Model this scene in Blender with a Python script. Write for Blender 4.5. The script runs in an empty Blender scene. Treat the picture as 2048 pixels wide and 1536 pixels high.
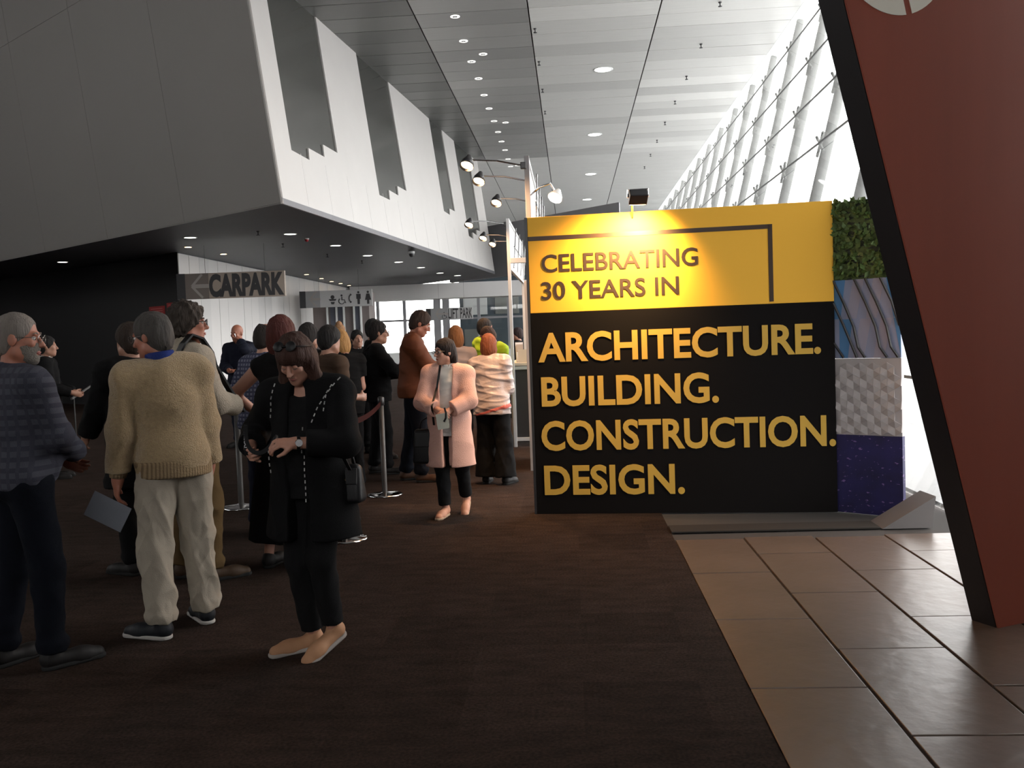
import bpy, bmesh, math, random
import numpy as np
from mathutils import Vector, Matrix, Quaternion
random.seed(7)
S = bpy.context.scene
COL = S.collection
# ------------------------------------------------------------------ camera, sky, exposure
CAM_H = 1.53; FPX = 1850.0
yaw, pit, rol = math.radians(3.8), math.radians(-2.97), math.radians(2.1)
F0 = Vector((-math.sin(yaw), math.cos(yaw), 0)); R0 = Vector((math.cos(yaw), math.sin(yaw), 0))
FW = F0 * math.cos(pit) + Vector((0, 0, 1)) * math.sin(pit)
U0 = R0.cross(FW)
RT = R0 * math.cos(rol) - U0 * math.sin(rol)
UP = U0 * math.cos(rol) + R0 * math.sin(rol)
CP = Vector((0, 0, CAM_H))
cd = bpy.data.cameras.new('camera'); cam = bpy.data.objects.new('camera', cd); COL.objects.link(cam)
cam.matrix_world = Matrix.Translation(CP) @ Matrix((RT, UP, -FW)).transposed().to_4x4()
cd.sensor_width = 36; cd.lens = 36 * FPX / 2048; cd.clip_end = 500; cd.clip_start = 0.05
S.camera = cam
w = bpy.data.worlds.new('sky'); S.world = w; w.use_nodes = True
bg = w.node_tree.nodes['Background']; bg.inputs[0].default_value = (1.0, .965, .955, 1); bg.inputs[1].default_value = 8.0
S.view_settings.view_transform = 'Standard'; S.view_settings.look = 'None'
S.view_settings.exposure = 0.0; S.view_settings.gamma = 1.0; S.view_settings.use_curve_mapping = False
S.cycles.use_denoising = True; S.cycles.max_bounces = 8; S.cycles.diffuse_bounces = 4
S.cycles.transparent_max_bounces = 24; S.cycles.sample_clamp_indirect = 6.0
S.cycles.caustics_reflective = False; S.cycles.caustics_refractive = False

def ray(x, y):
    return (FW + RT * ((x - 1024) / FPX) - UP * ((y - 768) / FPX))
def at_z(x, y, z=0.0):
    r = ray(x, y); return CP + r * ((z - CAM_H) / r.z)
def at_y(x, y, Y):
    r = ray(x, y); return CP + r * (Y / r.y)
def at_d(x, y, d):                      # d metres along the view axis
    return CP + ray(x, y) * d
def at_x(x, y, X):
    r = ray(x, y); return CP + r * (X / r.x)
def at_plane(x, y, P, n):
    r = ray(x, y); return CP + r * ((P - CP).dot(n) / r.dot(n))

# ------------------------------------------------------------------ object helpers
def link(name, me, parent=None, mat=None, kind=None, label=None, cat=None, group=None, loc=None):
    o = bpy.data.objects.new(name, me); COL.objects.link(o)
    if mat is not None and me is not None and not len(me.materials): me.materials.append(mat)
    if parent is not None: o.parent = parent
    if loc is not None: o.location = loc
    if kind: o['kind'] = kind
    if label: o['label'] = label
    if cat: o['category'] = cat
    if group: o['group'] = group
    return o
def empty(name, loc, rz=0, label=None, cat=None, group=None, kind=None):
    o = bpy.data.objects.new(name, None); COL.objects.link(o)
    o.location = loc; o.rotation_euler = (0, 0, rz); o.empty_display_size = .1
    if kind: o['kind'] = kind
    if label: o['label'] = label
    if cat: o['category'] = cat
    if group: o['group'] = group
    return o
def me_from(verts, faces, smooth=False):
    me = bpy.data.meshes.new('m'); me.from_pydata([tuple(v) for v in verts], [], faces)
    bm = bmesh.new(); bm.from_mesh(me); bmesh.ops.recalc_face_normals(bm, faces=bm.faces); bm.to_mesh(me); bm.free()
    if smooth:
        for p in me.polygons: p.use_smooth = True
    me.update(); return me
def join(parts, smooth=False):          # list of (verts, faces)
    V, Fc = [], []
    for v, f in parts:
        n = len(V); V += [tuple(q) for q in v]; Fc += [[i + n for i in q] for q in f]
    return me_from(V, Fc, smooth)
def g_box(c, s, bev=0.0, M=None):
    bm = bmesh.new(); bmesh.ops.create_cube(bm, size=1)
    for v in bm.verts: v.co = Vector((v.co.x * s[0], v.co.y * s[1], v.co.z * s[2]))
    if bev > 0: bmesh.ops.bevel(bm, geom=bm.edges[:], offset=bev, segments=2, affect='EDGES', profile=.5)
    c = Vector(c); out = []
    bm.verts.index_update()
    for v in bm.verts:
        q = v.co if M is None else M @ v.co
        out.append(q + c)
    fs = [[v.index for v in f.verts] for f in bm.faces]; bm.free(); return out, fs
def g_prism(poly, off):                 # polygon swept along a vector
    off = Vector(off); n = len(poly); P = [Vector(p) for p in poly]
    V = P + [p + off for p in P]
    return V, [list(range(n)), list(range(2 * n - 1, n - 1, -1))] + [[i, (i + 1) % n, n + (i + 1) % n, n + i] for i in range(n)]
def g_tube(pts, r, seg=8, cap=True):
    pts = [Vector(p) for p in pts]; V, Fc = [], []
    rs = r if isinstance(r, (list, tuple)) else [r] * len(pts)
    t0 = (pts[1] - pts[0]).normalized(); a = t0.orthogonal().normalized()
    for i, p in enumerate(pts):
        if i == 0: t = t0
        elif i == len(pts) - 1: t = (pts[i] - pts[i - 1]).normalized()
        else: t = ((pts[i + 1] - p).normalized() + (p - pts[i - 1]).normalized()).normalized()
        a = (a - t * a.dot(t)).normalized(); b = t.cross(a)
        for k in range(seg):
            an = 2 * math.pi * k / seg
            V.append(p + (a * math.cos(an) + b * math.sin(an)) * rs[i])
    for i in range(len(pts) - 1):
        for k in range(seg):
            k2 = (k + 1) % seg
            Fc.append([i * seg + k, i * seg + k2, (i + 1) * seg + k2, (i + 1) * seg + k])
    if cap:
        Fc.append(list(range(seg))[::-1]); Fc.append([(len(pts) - 1) * seg + k for k in range(seg)])
    return V, Fc
def g_lathe(prof, seg=24, M=None, c=(0, 0, 0)):
    V, Fc = [], []; n = len(prof)
    for k in range(seg):
        an = 2 * math.pi * k / seg
        for r, z in prof:
            q = Vector((r * math.cos(an), r * math.sin(an), z))
            V.append((M @ q if M else q) + Vector(c))
    for k in range(seg):
        k2 = (k + 1) % seg
        for i in range(n - 1):
            Fc.append([k * n + i, k2 * n + i, k2 * n + i + 1, k * n + i + 1])
    return V, Fc
def look(d, up=(0, 0, 1)):              # matrix whose Z axis is d
    z = Vector(d).normalized(); x = Vector(up).cross(z)
    x = x.normalized() if x.length > 1e-4 else Vector((1, 0, 0)); y = z.cross(x)
    return Matrix((x, y, z)).transposed()

# ------------------------------------------------------------------ materials
def mat(name, col, rough=.6, metal=0., var=0., vscale=4., bump=0., bscale=60., stretch=(1, 1, 1), spec=.5, emit=None, estr=1., sheen=0.):
    m = bpy.data.materials.new(name); m.use_nodes = True; nt = m.node_tree; b = nt.nodes['Principled BSDF']
    b.inputs['Base Color'].default_value = (*col, 1); b.inputs['Roughness'].default_value = rough
    b.inputs['Metallic'].default_value = metal; b.inputs['Specular IOR Level'].default_value = spec
    if sheen: b.inputs['Sheen Weight'].default_value = sheen
    if emit: b.inputs['Emission Color'].default_value = (*emit, 1); b.inputs['Emission Strength'].default_value = estr
    if var or bump:
        tc = nt.nodes.new('ShaderNodeTexCoord'); mp = nt.nodes.new('ShaderNodeMapping')
        nt.links.new(tc.outputs['Object'], mp.inputs[0]); mp.inputs['Scale'].default_value = stretch
    if var:
        n = nt.nodes.new('ShaderNodeTexNoise'); n.inputs['Scale'].default_value = vscale; n.inputs['Detail'].default_value = 5
        nt.links.new(mp.outputs[0], n.inputs['Vector'])
        mx = nt.nodes.new('ShaderNodeMix'); mx.data_type = 'RGBA'
        mx.inputs[6].default_value = (*[max(0, c * (1 - var)) for c in col], 1)
        mx.inputs[7].default_value = (*[min(1, c * (1 + var)) for c in col], 1)
        nt.links.new(n.outputs['Fac'], mx.inputs[0]); nt.links.new(mx.outputs[2], b.inputs['Base Color'])
    if bump:
        n2 = nt.nodes.new('ShaderNodeTexNoise'); n2.inputs['Scale'].default_value = bscale; n2.inputs['Detail'].default_value = 3
        nt.links.new(mp.outputs[0], n2.inputs['Vector'])
        bp = nt.nodes.new('ShaderNodeBump'); bp.inputs['Strength'].default_value = bump; bp.inputs['Distance'].default_value = .02
        nt.links.new(n2.outputs['Fac'], bp.inputs['Height']); nt.links.new(bp.outputs[0], b.inputs['Normal'])
    return m
def glassmat(name, tint=(.955, .965, .96), refl=1.0):
    m = bpy.data.materials.new(name); m.use_nodes = True; nt = m.node_tree; nt.nodes.clear()
    out = nt.nodes.new('ShaderNodeOutputMaterial'); mx = nt.nodes.new('ShaderNodeMixShader')
    tr = nt.nodes.new('ShaderNodeBsdfTransparent'); tr.inputs[0].default_value = (*tint, 1)
    gl = nt.nodes.new('ShaderNodeBsdfGlossy'); gl.inputs['Roughness'].default_value = .02
    gl.inputs[0].default_value = (refl, refl, refl, 1)
    fr = nt.nodes.new('ShaderNodeFresnel'); 
    ge = nt.nodes.new('ShaderNodeNewGeometry'); ma = nt.nodes.new('ShaderNodeMath'); ma.operation = 'MULTIPLY_ADD'
    ma.inputs[1].default_value = 1 / 1.5 - 1.5; ma.inputs[2].default_value = 1.5     # same reflectance from both faces
    nt.links.new(ge.outputs['Backfacing'], ma.inputs[0]); nt.links.new(ma.outputs[0], fr.inputs[0])
    nt.links.new(fr.outputs[0], mx.inputs[0]); nt.links.new(tr.outputs[0], mx.inputs[1]); nt.links.new(gl.outputs[0], mx.inputs[2])
    nt.links.new(mx.outputs[0], out.inputs[0]); return m
def stripes(m, axis_vec, period, col2, width=.5, noise=0.):   # mixes col2 into base along a direction, object space
    nt = m.node_tree; b = nt.nodes['Principled BSDF']
    tc = nt.nodes.new('ShaderNodeTexCoord'); dt = nt.nodes.new('ShaderNodeVectorMath'); dt.operation = 'DOT_PRODUCT'
    dt.inputs[1].default_value = axis_vec; nt.links.new(tc.outputs['Object'], dt.inputs[0])
    md = nt.nodes.new('ShaderNodeMath'); md.operation = 'PINGPONG'; md.inputs[1].default_value = period / 2
    nt.links.new(dt.outputs['Value'], md.inputs[0])
    lt = nt.nodes.new('ShaderNodeMath'); lt.operation = 'LESS_THAN'; lt.inputs[1].default_value = period / 2 * width
    nt.links.new(md.outputs[0], lt.inputs[0])
    mx = nt.nodes.new('ShaderNodeMix'); mx.data_type = 'RGBA'
    if b.inputs['Base Color'].links: nt.links.new(b.inputs['Base Color'].links[0].from_socket, mx.inputs[6])
    else: mx.inputs[6].default_value = b.inputs['Base Color'].default_value
    mx.inputs[7].default_value = (*col2, 1)
    nt.links.new(lt.outputs[0], mx.inputs[0]); nt.links.new(mx.outputs[2], b.inputs['Base Color'])
    return m
M = {}
def carpet():
    m = mat('carpet_brown', (.031, .0205, .0165), .95, var=.6, vscale=5, bump=.6, bscale=160, stretch=(1, 2.6, 1), spec=.05); nt = m.node_tree; b = nt.nodes['Principled BSDF']
    tc = nt.nodes.new('ShaderNodeTexCoord'); sn_ = nt.nodes.new('ShaderNodeVectorMath'); sn_.operation = 'SNAP'; sn_.inputs[1].default_value = (.5, .5, 10)
    wn = nt.nodes.new('ShaderNodeTexWhiteNoise'); nt.links.new(tc.outputs['Object'], sn_.inputs[0]); nt.links.new(sn_.outputs[0], wn.inputs['Vector'])
    fn = nt.nodes.new('ShaderNodeTexNoise'); fn.inputs['Scale'].default_value = 70; fn.inputs['Detail'].default_value = 3; nt.links.new(tc.outputs['Object'], fn.inputs['Vector'])
    m1 = nt.nodes.new('ShaderNodeMapRange'); m1.inputs[3].default_value = .86; m1.inputs[4].default_value = 1.16; nt.links.new(wn.outputs['Value'], m1.inputs[0])
    m2 = nt.nodes.new('ShaderNodeMapRange'); m2.inputs[1].default_value = .25; m2.inputs[2].default_value = .75; m2.inputs[3].default_value = .55; m2.inputs[4].default_value = 1.45; nt.links.new(fn.outputs['Fac'], m2.inputs[0])
    mm = nt.nodes.new('ShaderNodeMath'); mm.operation = 'MULTIPLY'; nt.links.new(m1.outputs[0], mm.inputs[0]); nt.links.new(m2.outputs[0], mm.inputs[1])
    vm = nt.nodes.new('ShaderNodeVectorMath'); vm.operation = 'SCALE'; nt.links.new(b.inputs['Base Color'].links[0].from_socket, vm.inputs[0]); nt.links.new(mm.outputs[0], vm.inputs['Scale'])
    nt.links.new(vm.outputs[0], b.inputs['Base Color']); return m
M['carpet'] = carpet()
M['tile'] = mat('bluestone_tile', (.108, .077, .060), .34, var=.3, vscale=2.2, bump=.16, bscale=9, spec=.5)
M['grout'] = mat('dark_grout', (.035, .03, .027), .9)
for i_, a_ in enumerate((.13, .34, .66, .72)):       # light falloff painted into the panels: darker columns farther from the glass
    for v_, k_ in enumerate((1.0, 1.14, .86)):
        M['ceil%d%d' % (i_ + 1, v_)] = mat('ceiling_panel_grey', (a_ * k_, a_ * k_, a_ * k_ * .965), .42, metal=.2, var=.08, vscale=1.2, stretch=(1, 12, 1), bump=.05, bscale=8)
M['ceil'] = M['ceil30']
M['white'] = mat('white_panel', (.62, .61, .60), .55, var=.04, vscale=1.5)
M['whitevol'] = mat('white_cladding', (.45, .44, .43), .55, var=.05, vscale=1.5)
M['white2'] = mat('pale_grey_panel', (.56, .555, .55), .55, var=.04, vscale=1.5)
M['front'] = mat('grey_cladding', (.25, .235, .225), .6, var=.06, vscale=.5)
M['slit'] = mat('dark_reflective_slot', (.068, .069, .064), .16, metal=.3, var=.1, vscale=1.0)
M['soffit'] = mat('dark_soffit', (.085, .085, .097), .5, var=.15, vscale=.6)
M['black'] = mat('black_wall', (.010, .010, .011), .6, var=.3, vscale=.5)
M['alu'] = mat('aluminium', (.42, .42, .42), .4, metal=.3)
M['steel'] = mat('painted_steel', (.62, .64, .64), .45, metal=.1)
M['mull'] = mat('grey_mullion_paint', (.19, .20, .197), .5)
M['chrome'] = mat('chrome', (.75, .75, .76), .12, metal=1.)
M['glass'] = glassmat('clear_glass')
M['grey'] = mat('mid_grey_board', (.22, .22, .235), .6, var=.06, vscale=.6)
M['lamp'] = mat('lamp_glow', (1, 1, 1), .5, emit=(1, .96, .86), estr=6)
M['warm'] = mat('warm_lamp_glow', (1, 1, 1), .5, emit=(1, .72, .42), estr=14)
M['dim'] = mat('dim_lamp_glow', (.9, .9, .9), .4, emit=(1, .97, .9), estr=1.2)
M['pave'] = mat('pale_paving', (.52, .53, .54), .5, var=.2, vscale=.5)
M['pave_shade'] = mat('paving_painted_shade', (.075, .08, .082), .5, var=.25, vscale=1.0)  # paving with shade painted into its colour, for the strip by the glass
M['dark'] = mat('black_plastic', (.02, .02, .022), .4)
# ------------------------------------------------------------------ setting
ZC = 8.28          # ceiling height
ZS = 3.95          # soffit under the hanging volume
XG, GK = 2.94, .26 # glass wall foot and outward lean per metre
floor = link('floor', join([g_box((-14.65, 26, -.06), (30.7, 76, .12))]), mat=M['carpet'], kind='structure')
XE = .70; TW = .5; TL = .945
bed = link('tile_bed', join([g_box(((XE + 3.0) / 2, 24, -.065), (3.0 - XE, 64, .11))]), floor, M['grout'])
y_ref = at_z(1500, 1239).y
tile_me = {}
YT = 6.78
for c in range(5):
    x0 = XE + c * TW + .006; x1 = min(XE + (c + 1) * TW - .010, 2.92)
    off = 0 if c % 2 == 0 else TL / 2
    for j in range(-6, 6):
        y0 = y_ref - off + j * TL + .005; y1 = min(y0 + TL - .010, YT)
        if y1 - y0 < .1 or y0 < -2: continue
        key = (round(x1 - x0, 3), round(y1 - y0, 3))
        if key not in tile_me:
            tile_me[key] = join([g_box((0, 0, 0), (x1 - x0, y1 - y0, .02), .003)]); tile_me[key].materials.append(M['tile'])
        link('tile', tile_me[key], floor, loc=((x0 + x1) / 2, (y0 + y1) / 2, -.008 + random.uniform(-.0012, .0012)))
# the rest of the stone floor behind the sign
link('far_carpet', join([g_box(((XE + 2.92) / 2, 33.75, -.024), (2.92 - XE, 53.5, .02))]), floor, M['carpet'], kind='stuff')
# pavement outside
link('floor_outside', join([g_box((43, 20, -.10), (79.9, 130, .12))]), mat=M['pave'], kind='structure')

link('floor_strip', join([g_box((4.35, 20, -.03), (2.6, 130, .05))]), mat=M['pave_shade'], kind='structure')  # dark strip in place of shade on the pavement
# ---- ceiling: slab and individual panels
ceiling = link('ceiling', join([g_box((-.27, 26, ZC + .15), (10.76, 76, .22)), g_box((-17.6, 26, 14.1), (24, 76, .2)), g_box((-5.6, 26, 11.2), (.1, 76, 6))]), mat=M['grout'], kind='structure')
cx = [-8.4, -5.65, -3.06, -.68, 2.07, 5.085]
yrow0 = at_z(1063, 44, ZC).y; RL = .85
pm = {}
far = []
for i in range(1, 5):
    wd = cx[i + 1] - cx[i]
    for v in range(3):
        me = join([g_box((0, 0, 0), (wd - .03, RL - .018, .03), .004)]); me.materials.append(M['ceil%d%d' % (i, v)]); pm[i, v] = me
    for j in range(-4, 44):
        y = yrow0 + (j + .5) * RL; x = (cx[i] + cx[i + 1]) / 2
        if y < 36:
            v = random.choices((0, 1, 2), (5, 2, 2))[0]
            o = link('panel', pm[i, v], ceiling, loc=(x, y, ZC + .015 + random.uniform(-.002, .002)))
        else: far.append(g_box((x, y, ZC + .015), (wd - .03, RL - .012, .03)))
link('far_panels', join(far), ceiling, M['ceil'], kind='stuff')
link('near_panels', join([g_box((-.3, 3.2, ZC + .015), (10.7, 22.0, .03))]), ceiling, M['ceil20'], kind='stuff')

# ---- hanging white volume on the left
C0 = at_z(565, 407, ZS); D0 = at_z(990, 548, ZS)
ue = (D0 - C0).normalized()                      # along the lower edge
lean = math.radians(7.0)
side_n0 = Vector((ue.y, -ue.x, 0)).normalized()  # towards the hall
vs = (Vector((0, 0, 1)) * math.cos(lean) - side_n0 * math.sin(lean)).normalized()
sn = ue.cross(vs).normalized()
if sn.dot(side_n0) < 0: sn = -sn
def sp(x, y, o=0.):                              # pixel -> point of the leaning wall
    return at_plane(x, y, C0, sn) + sn * o
def uv(p): return ((p - C0).dot(ue), (p - C0).dot(vs))
def P3(u, v, o=0.): return C0 + ue * u + vs * v + sn * o
Vtop = (ZC - ZS + .4) / vs.z
slits = [dict(l=[(534, 0), (583, 300)], t=[(619, 320), (617, 296), (649, 314), (646, 289)], r=[(675, 306), (629, 20)]),
         dict(l=[(710, 96), (759, 390)], t=[(780, 400), (778, 380), (797, 391), (795, 372)], r=[(813, 382), (775, 157)]),
         dict(l=[(857, 233), (888, 422)], t=[(900, 430), (899, 417)], r=[(910, 423), (883, 259)]),
         dict(l=[(907, 279), (938, 472)], t=[(947, 478), (946, 465), (954, 471), (953.5, 460)], r=[(961, 463), (937, 308)])]
poly = [(0, 0)]
cor = uv(sp(497, 0))                              # top of the near corner edge
ext = Vtop / cor[1]
poly = [(0, 0), (cor[0] * ext, Vtop)]
slit_polys = []
for s in slits:
    a, b = uv(sp(*s['l'][0])), uv(sp(*s['l'][1])); c, d = uv(sp(*s['r'][0])), uv(sp(*s['r'][1]))
    lt = (b[0] + (a[0] - b[0]) * (Vtop - b[1]) / (a[1] - b[1]), Vtop)
    rt = (c[0] + (d[0] - c[0]) * (Vtop - c[1]) / (d[1] - c[1]), Vtop)
    pts = [lt, b] + [uv(sp(*q)) for q in s['t']] + [c, rt]
    poly += pts; slit_polys.append(pts)
uend = (D0 - C0).length
poly += [(uend, Vtop), (uend, 0)]
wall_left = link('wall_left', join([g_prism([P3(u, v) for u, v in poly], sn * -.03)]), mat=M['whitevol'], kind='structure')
for k, sl in enumerate(slit_polys):
    us = [q[0] for q in sl]; vsx = [q[1] for q in sl]
    a, b = min(us) - .3, max(us) + .3; v0 = min(vsx) - .2
    link('slot_glass', join([g_prism([P3(a, v0, -.031), P3(b, v0, -.031), P3(b, Vtop, -.031), P3(a, Vtop, -.031)], sn * -.05)]), wall_left, M['slit'])
# pale vertical cladding strips of a slightly different white
for (a, b, z0, z1) in ((600, 632, 330, 430), (757, 775, 400, 478), (797, 815, 400, 500), (843, 868, 300, 330)):
    p, q = uv(sp(a, z0)), uv(sp(b, z0))
for k in range(1, 16):
    u = uend * k / 16.0
    link('joint', join([g_prism([P3(u, .02, .001), P3(u + .012, .02, .001), P3(u + .012 - .0, 1.1, .001), P3(u, 1.1, .001)], sn * .002)]), wall_left, M['white2'])
# front face of the volume
FL = at_z(0, 523, ZS); E = sp(497, 0)
fd = (FL - C0).normalized(); FL2 = C0 + fd * 24
fe = (E - C0) * ext * 2.1
fn = fd.cross(fe).normalized()
if fn.y > 0: fn = -fn
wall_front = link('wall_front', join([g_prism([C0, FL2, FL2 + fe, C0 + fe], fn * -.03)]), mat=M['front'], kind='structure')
# individual cladding sheets of the front face
L1, Ht = 3.2, fe.length
for i in range(7):
    for j in range(2):
        a = C0 + fd * (i * L1 + .008) + fe * (j * .5 + .002); b = C0 + fd * ((i + 1) * L1) + fe * (j * .5 + .002)
        tp = fe * .4985
        m_ = M['front']
        link('cladding_panel', join([g_prism([a + fn * .004, b + fn * .004, b + fn * .004 + tp, a + fn * .004 + tp], fn * .006)]), wall_front, m_)
# soffit
soff = link('ceiling_soffit', join([g_prism([C0, D0, D0 + Vector((-7.5, 9.5, 0)), Vector((-9.7, 46.0, ZS)), Vector((-30, 46, ZS)), FL2], (0, 0, .1))]), mat=M['soffit'], kind='structure')
# black wall and white panelled wall behind
WS = at_z(354, 504, ZS); WX = WS.x
BL = at_z(0, 560, ZS); bd = (BL - WS); bd.z = 0; bd.normalize()
BL2 = WS + bd * 20
wall_black = link('wall_black', join([g_prism([Vector((WS.x, WS.y, 0)), Vector((BL2.x, BL2.y, 0)), Vector((BL2.x, BL2.y, ZS)), WS], Vector((-.05, .1, 0)))]), mat=M['black'], kind='structure')
wall_white = link('wall_white', join([g_box((WX - .15, (WS.y + 46) / 2 + .1, ZS / 2), (.2, 46 - WS.y - .2, ZS))]), mat=M['grey'], kind='structure')
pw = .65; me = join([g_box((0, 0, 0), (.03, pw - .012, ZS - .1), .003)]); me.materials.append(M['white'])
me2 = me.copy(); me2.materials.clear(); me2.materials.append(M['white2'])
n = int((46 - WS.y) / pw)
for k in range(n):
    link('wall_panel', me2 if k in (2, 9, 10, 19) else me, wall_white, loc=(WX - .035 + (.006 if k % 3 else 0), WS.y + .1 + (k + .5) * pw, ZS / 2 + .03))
# lower beam and far facade
beam = link('wall_beam', join([g_box(((-9.7 + 2.0) / 2, 41.0, 3.62), (11.7, 1.2, .66))]), mat=M['white2'], kind='structure')
# angled grey bulkhead across the far hall
a = at_d(972, 455, 38); b = at_d(1238, 405, 32); b.z = a.z
wall_far = link('wall_far', join([g_prism([Vector((a.x - 1.8, a.y + 1.6, ZS - .02)), Vector((b.x, b.y, ZS - .02)), b, Vector((a.x - 1.8, a.y + 1.6, a.z))], (.05, .4, 0))]), mat=M['grey'], kind='structure')
# enclosing walls outside the picture
link('wall_back', join([g_box((-19.5, -11.1, 7), (21, .2, 14.2)), g_box((4.5, -11.1, 7), (3, .2, 14.2)), g_box((-3, -11.1, 2.25), (12, .2, 4.7)), g_box((-3, -11.1, 11), (12, .2, 6.2))]), mat=M['grey'], kind='structure')
# left side wall; its unseen high clerestory is added for fill light
link('wall_side', join([g_box((-29.7, 24, 4.5), (.2, 78, 9.0)), g_box((-29.7, 24, 13.1), (.2, 78, 2.0)), g_box((-29.7, 40, 10.5), (.2, 46, 5.4))]), mat=M['grey'], kind='structure')
w3 = empty('window_fill_side', (-29.7, 0, 0), kind='structure')
for i in range(7):
    link('pane', join([g_box((0, -8.4 + i * 4.0, 10.55), (.012, 3.9, 3.1))]), w3, M['glass'])
    link('mullion', join([g_box((0, -6.4 + i * 4.0, 10.55), (.16, .12, 3.1))]), w3, M['steel'])
YF = 46.2
# far glazed facade
w2 = empty('window_2', (0, YF, 0), kind='structure')
fx = [-9.7, -8.35, -6.7, -6.25, -4.6, -3.1, -1.6, -.1, 1.4, 2.9]
for i in range(len(fx)):
    wd = .34 if i in (2, 3) else .14
    link('mullion', join([g_box((fx[i], 0, 2.0), (wd, .18, 4.0))]), w2, M['grey'])
for i in range(len(fx) - 1):
    link('pane', join([g_box(((fx[i] + fx[i + 1]) / 2, 0, 2.0), (fx[i + 1] - fx[i] - .1, .012, 3.96))]), w2, M['glass'])
for z in (.1, 2.5, 3.9): link('transom', join([g_box((-3.4, 0, z), (12.6, .1, .1))]), w2, M['grey'])
link('sill', join([g_box((-5.6, -.35, .45), (8.2, .5, .9))]), w2, M['steel'])

# ---- leaning glass wall on the right
w1 = empty('window_1', (0, 0, 0), kind='structure')
def gx(z): return XG + GK * z
gl = math.hypot(ZC, ZC * GK)
Mg = look((GK, 0, 1), (0, 1, 0))
y_m = 20.9; SP = 2.65
zs = [0, 1.0, 2.0, 3.0, 4.47, 5.5, 6.5, 7.5, ZC]
my = [y_m + SP * k for k in range(-6, 16)]
tube_me = join([g_tube([(gx(0) + .22, 0, 0), (gx(ZC) + .10, 0, ZC - .12)], [.10, .085], 10)], True); tube_me.materials.append(M['mull'])
for y in my:
    link('mullion', tube_me, w1, loc=(0, y, 0))
pane_me = []
for i in range(len(zs) - 1):
    z0, z1 = zs[i] + .006, zs[i + 1] - .006
    p = [Vector((gx(z0), -SP / 2 + .006, z0)), Vector((gx(z0), SP / 2 - .006, z0)), Vector((gx(z1), SP / 2 - .006, z1)), Vector((gx(z1), -SP / 2 + .006, z1))]
    q = join([g_prism(p, (.003, 0, 0))]); q.materials.append(M['glass']); pane_me.append(q)
for y in my[:-1]:
    for q in pane_me:
        link('pane', q, w1, loc=(0, y + SP / 2, 0))
gas = []
for z in zs[1:-1]: gas.append(g_box((gx(z), 33, z), (.02, 56, .03)))
for q_ in gas: link('gasket', join([q_]), w1, M['mull'])
sb = join([g_box((.06, 0, 0), (.16, .05, .05), .01), g_tube([(0, -.2, -.16), (0, .2, .16)], .026, 6), g_tube([(0, -.2, .16), (0, .2, -.16)], .026, 6),
           g_box((0, -.16, -.12), (.03, .06, .06), .01), g_box((0, .16, .12), (.03, .06, .06), .01), g_box((0, -.16, .12), (.03, .06, .06), .01), g_box((0, .16, -.12), (.03, .06, .06), .01)])
sb.materials.append(M['mull'])
for y in my:
    for z in zs[4:8]:
        link('glass_bracket', sb, w1, loc=(gx(z) + .05, y, z))

# unseen solid wall nearer than the first glass bay, added to darken the foreground
yw = my[0]
link('wall_light_block', join([g_prism([Vector((gx(0), -11, 0)), Vector((gx(0), yw, 0)), Vector((gx(ZC), yw, ZC)), Vector((gx(ZC), -11, ZC))], (.2, 0, 0))]), mat=M['grey'], kind='structure')

# building and trees outside the far facade
fb = empty('far_building', (0, 58, 0), 0, 'blue-grey glazed building seen through the far facade behind the registration desk', 'building')
M['fac'] = mat('blue_grey_facade', (.05, .07, .085), .4, var=.3, vscale=.5); M['facl'] = mat('pale_facade_band', (.16, .17, .16), .5)
link('wall', join([g_box((2.0, 1.2, 4.5), (18, 2, 9))]), fb, M['fac'])
for i in range(9):
    for j in range(3):
        link('window', join([g_box((-6.0 + i * 2.0, .17, 1.3 + j * 2.4), (1.5, .06, 1.5), .01)]), fb, (M['facl'], M['steel'], M['fac'])[(i * 2 + j) % 3])

w4 = empty('window_fill_back', (0, -11.1, 0), kind='structure')  # unseen window behind the camera, added to light the foreground
for i in range(4):
    link('pane', join([g_box((-7.5 + i * 3, 0, 6.25), (2.9, .012, 3.3))]), w4, M['glass'])
    link('mullion', join([g_box((-9 + i * 3, 0, 6.25), (.12, .16, 3.3))]), w4, M['steel'])
# ------------------------------------------------------------------ lettering helper
def text_mesh(txt, bold=0., ext=.004):
    c = bpy.data.curves.new('t', 'FONT'); c.body = txt; c.size = 1; c.offset = bold; c.extrude = ext; c.resolution_u = 4
    o = bpy.data.objects.new('t', c); COL.objects.link(o)
    dg = bpy.context.evaluated_depsgraph_get(); dg.update()
    me = bpy.data.meshes.new_from_object(o.evaluated_get(dg)); bpy.data.objects.remove(o); bpy.data.curves.remove(c)
    return me
def text_fit(txt, x0, x1, z0, z1, y, bold=0., flip=False, shear=0.):
    """text in the local XZ plane, facing -Y, filling the box (z1 = cap height line)"""
    me = text_mesh(txt, bold)
    n = len(me.vertices); co = np.empty(n * 3, np.float32); me.vertices.foreach_get('co', co); co = co.reshape(-1, 3)
    a, b = co[:, 0].min(), co[:, 0].max()
    cap = text_mesh('H', bold); h = np.empty(len(cap.vertices) * 3, np.float32); cap.vertices.foreach_get('co', h); h = h.reshape(-1, 3); zc0, zc1 = h[:, 1].min(), h[:, 1].max()
    bpy.data.meshes.remove(cap)
    X = x0 + (co[:, 0] - a) / (b - a) * (x1 - x0); Z = z0 + (co[:, 1] - zc0) / (zc1 - zc0) * (z1 - z0)
    out = np.stack([X + shear * (Z - z0), y - co[:, 2], Z], 1).astype(np.float32)
    me.vertices.foreach_set('co', out.ravel()); me.update(); return me

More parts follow.
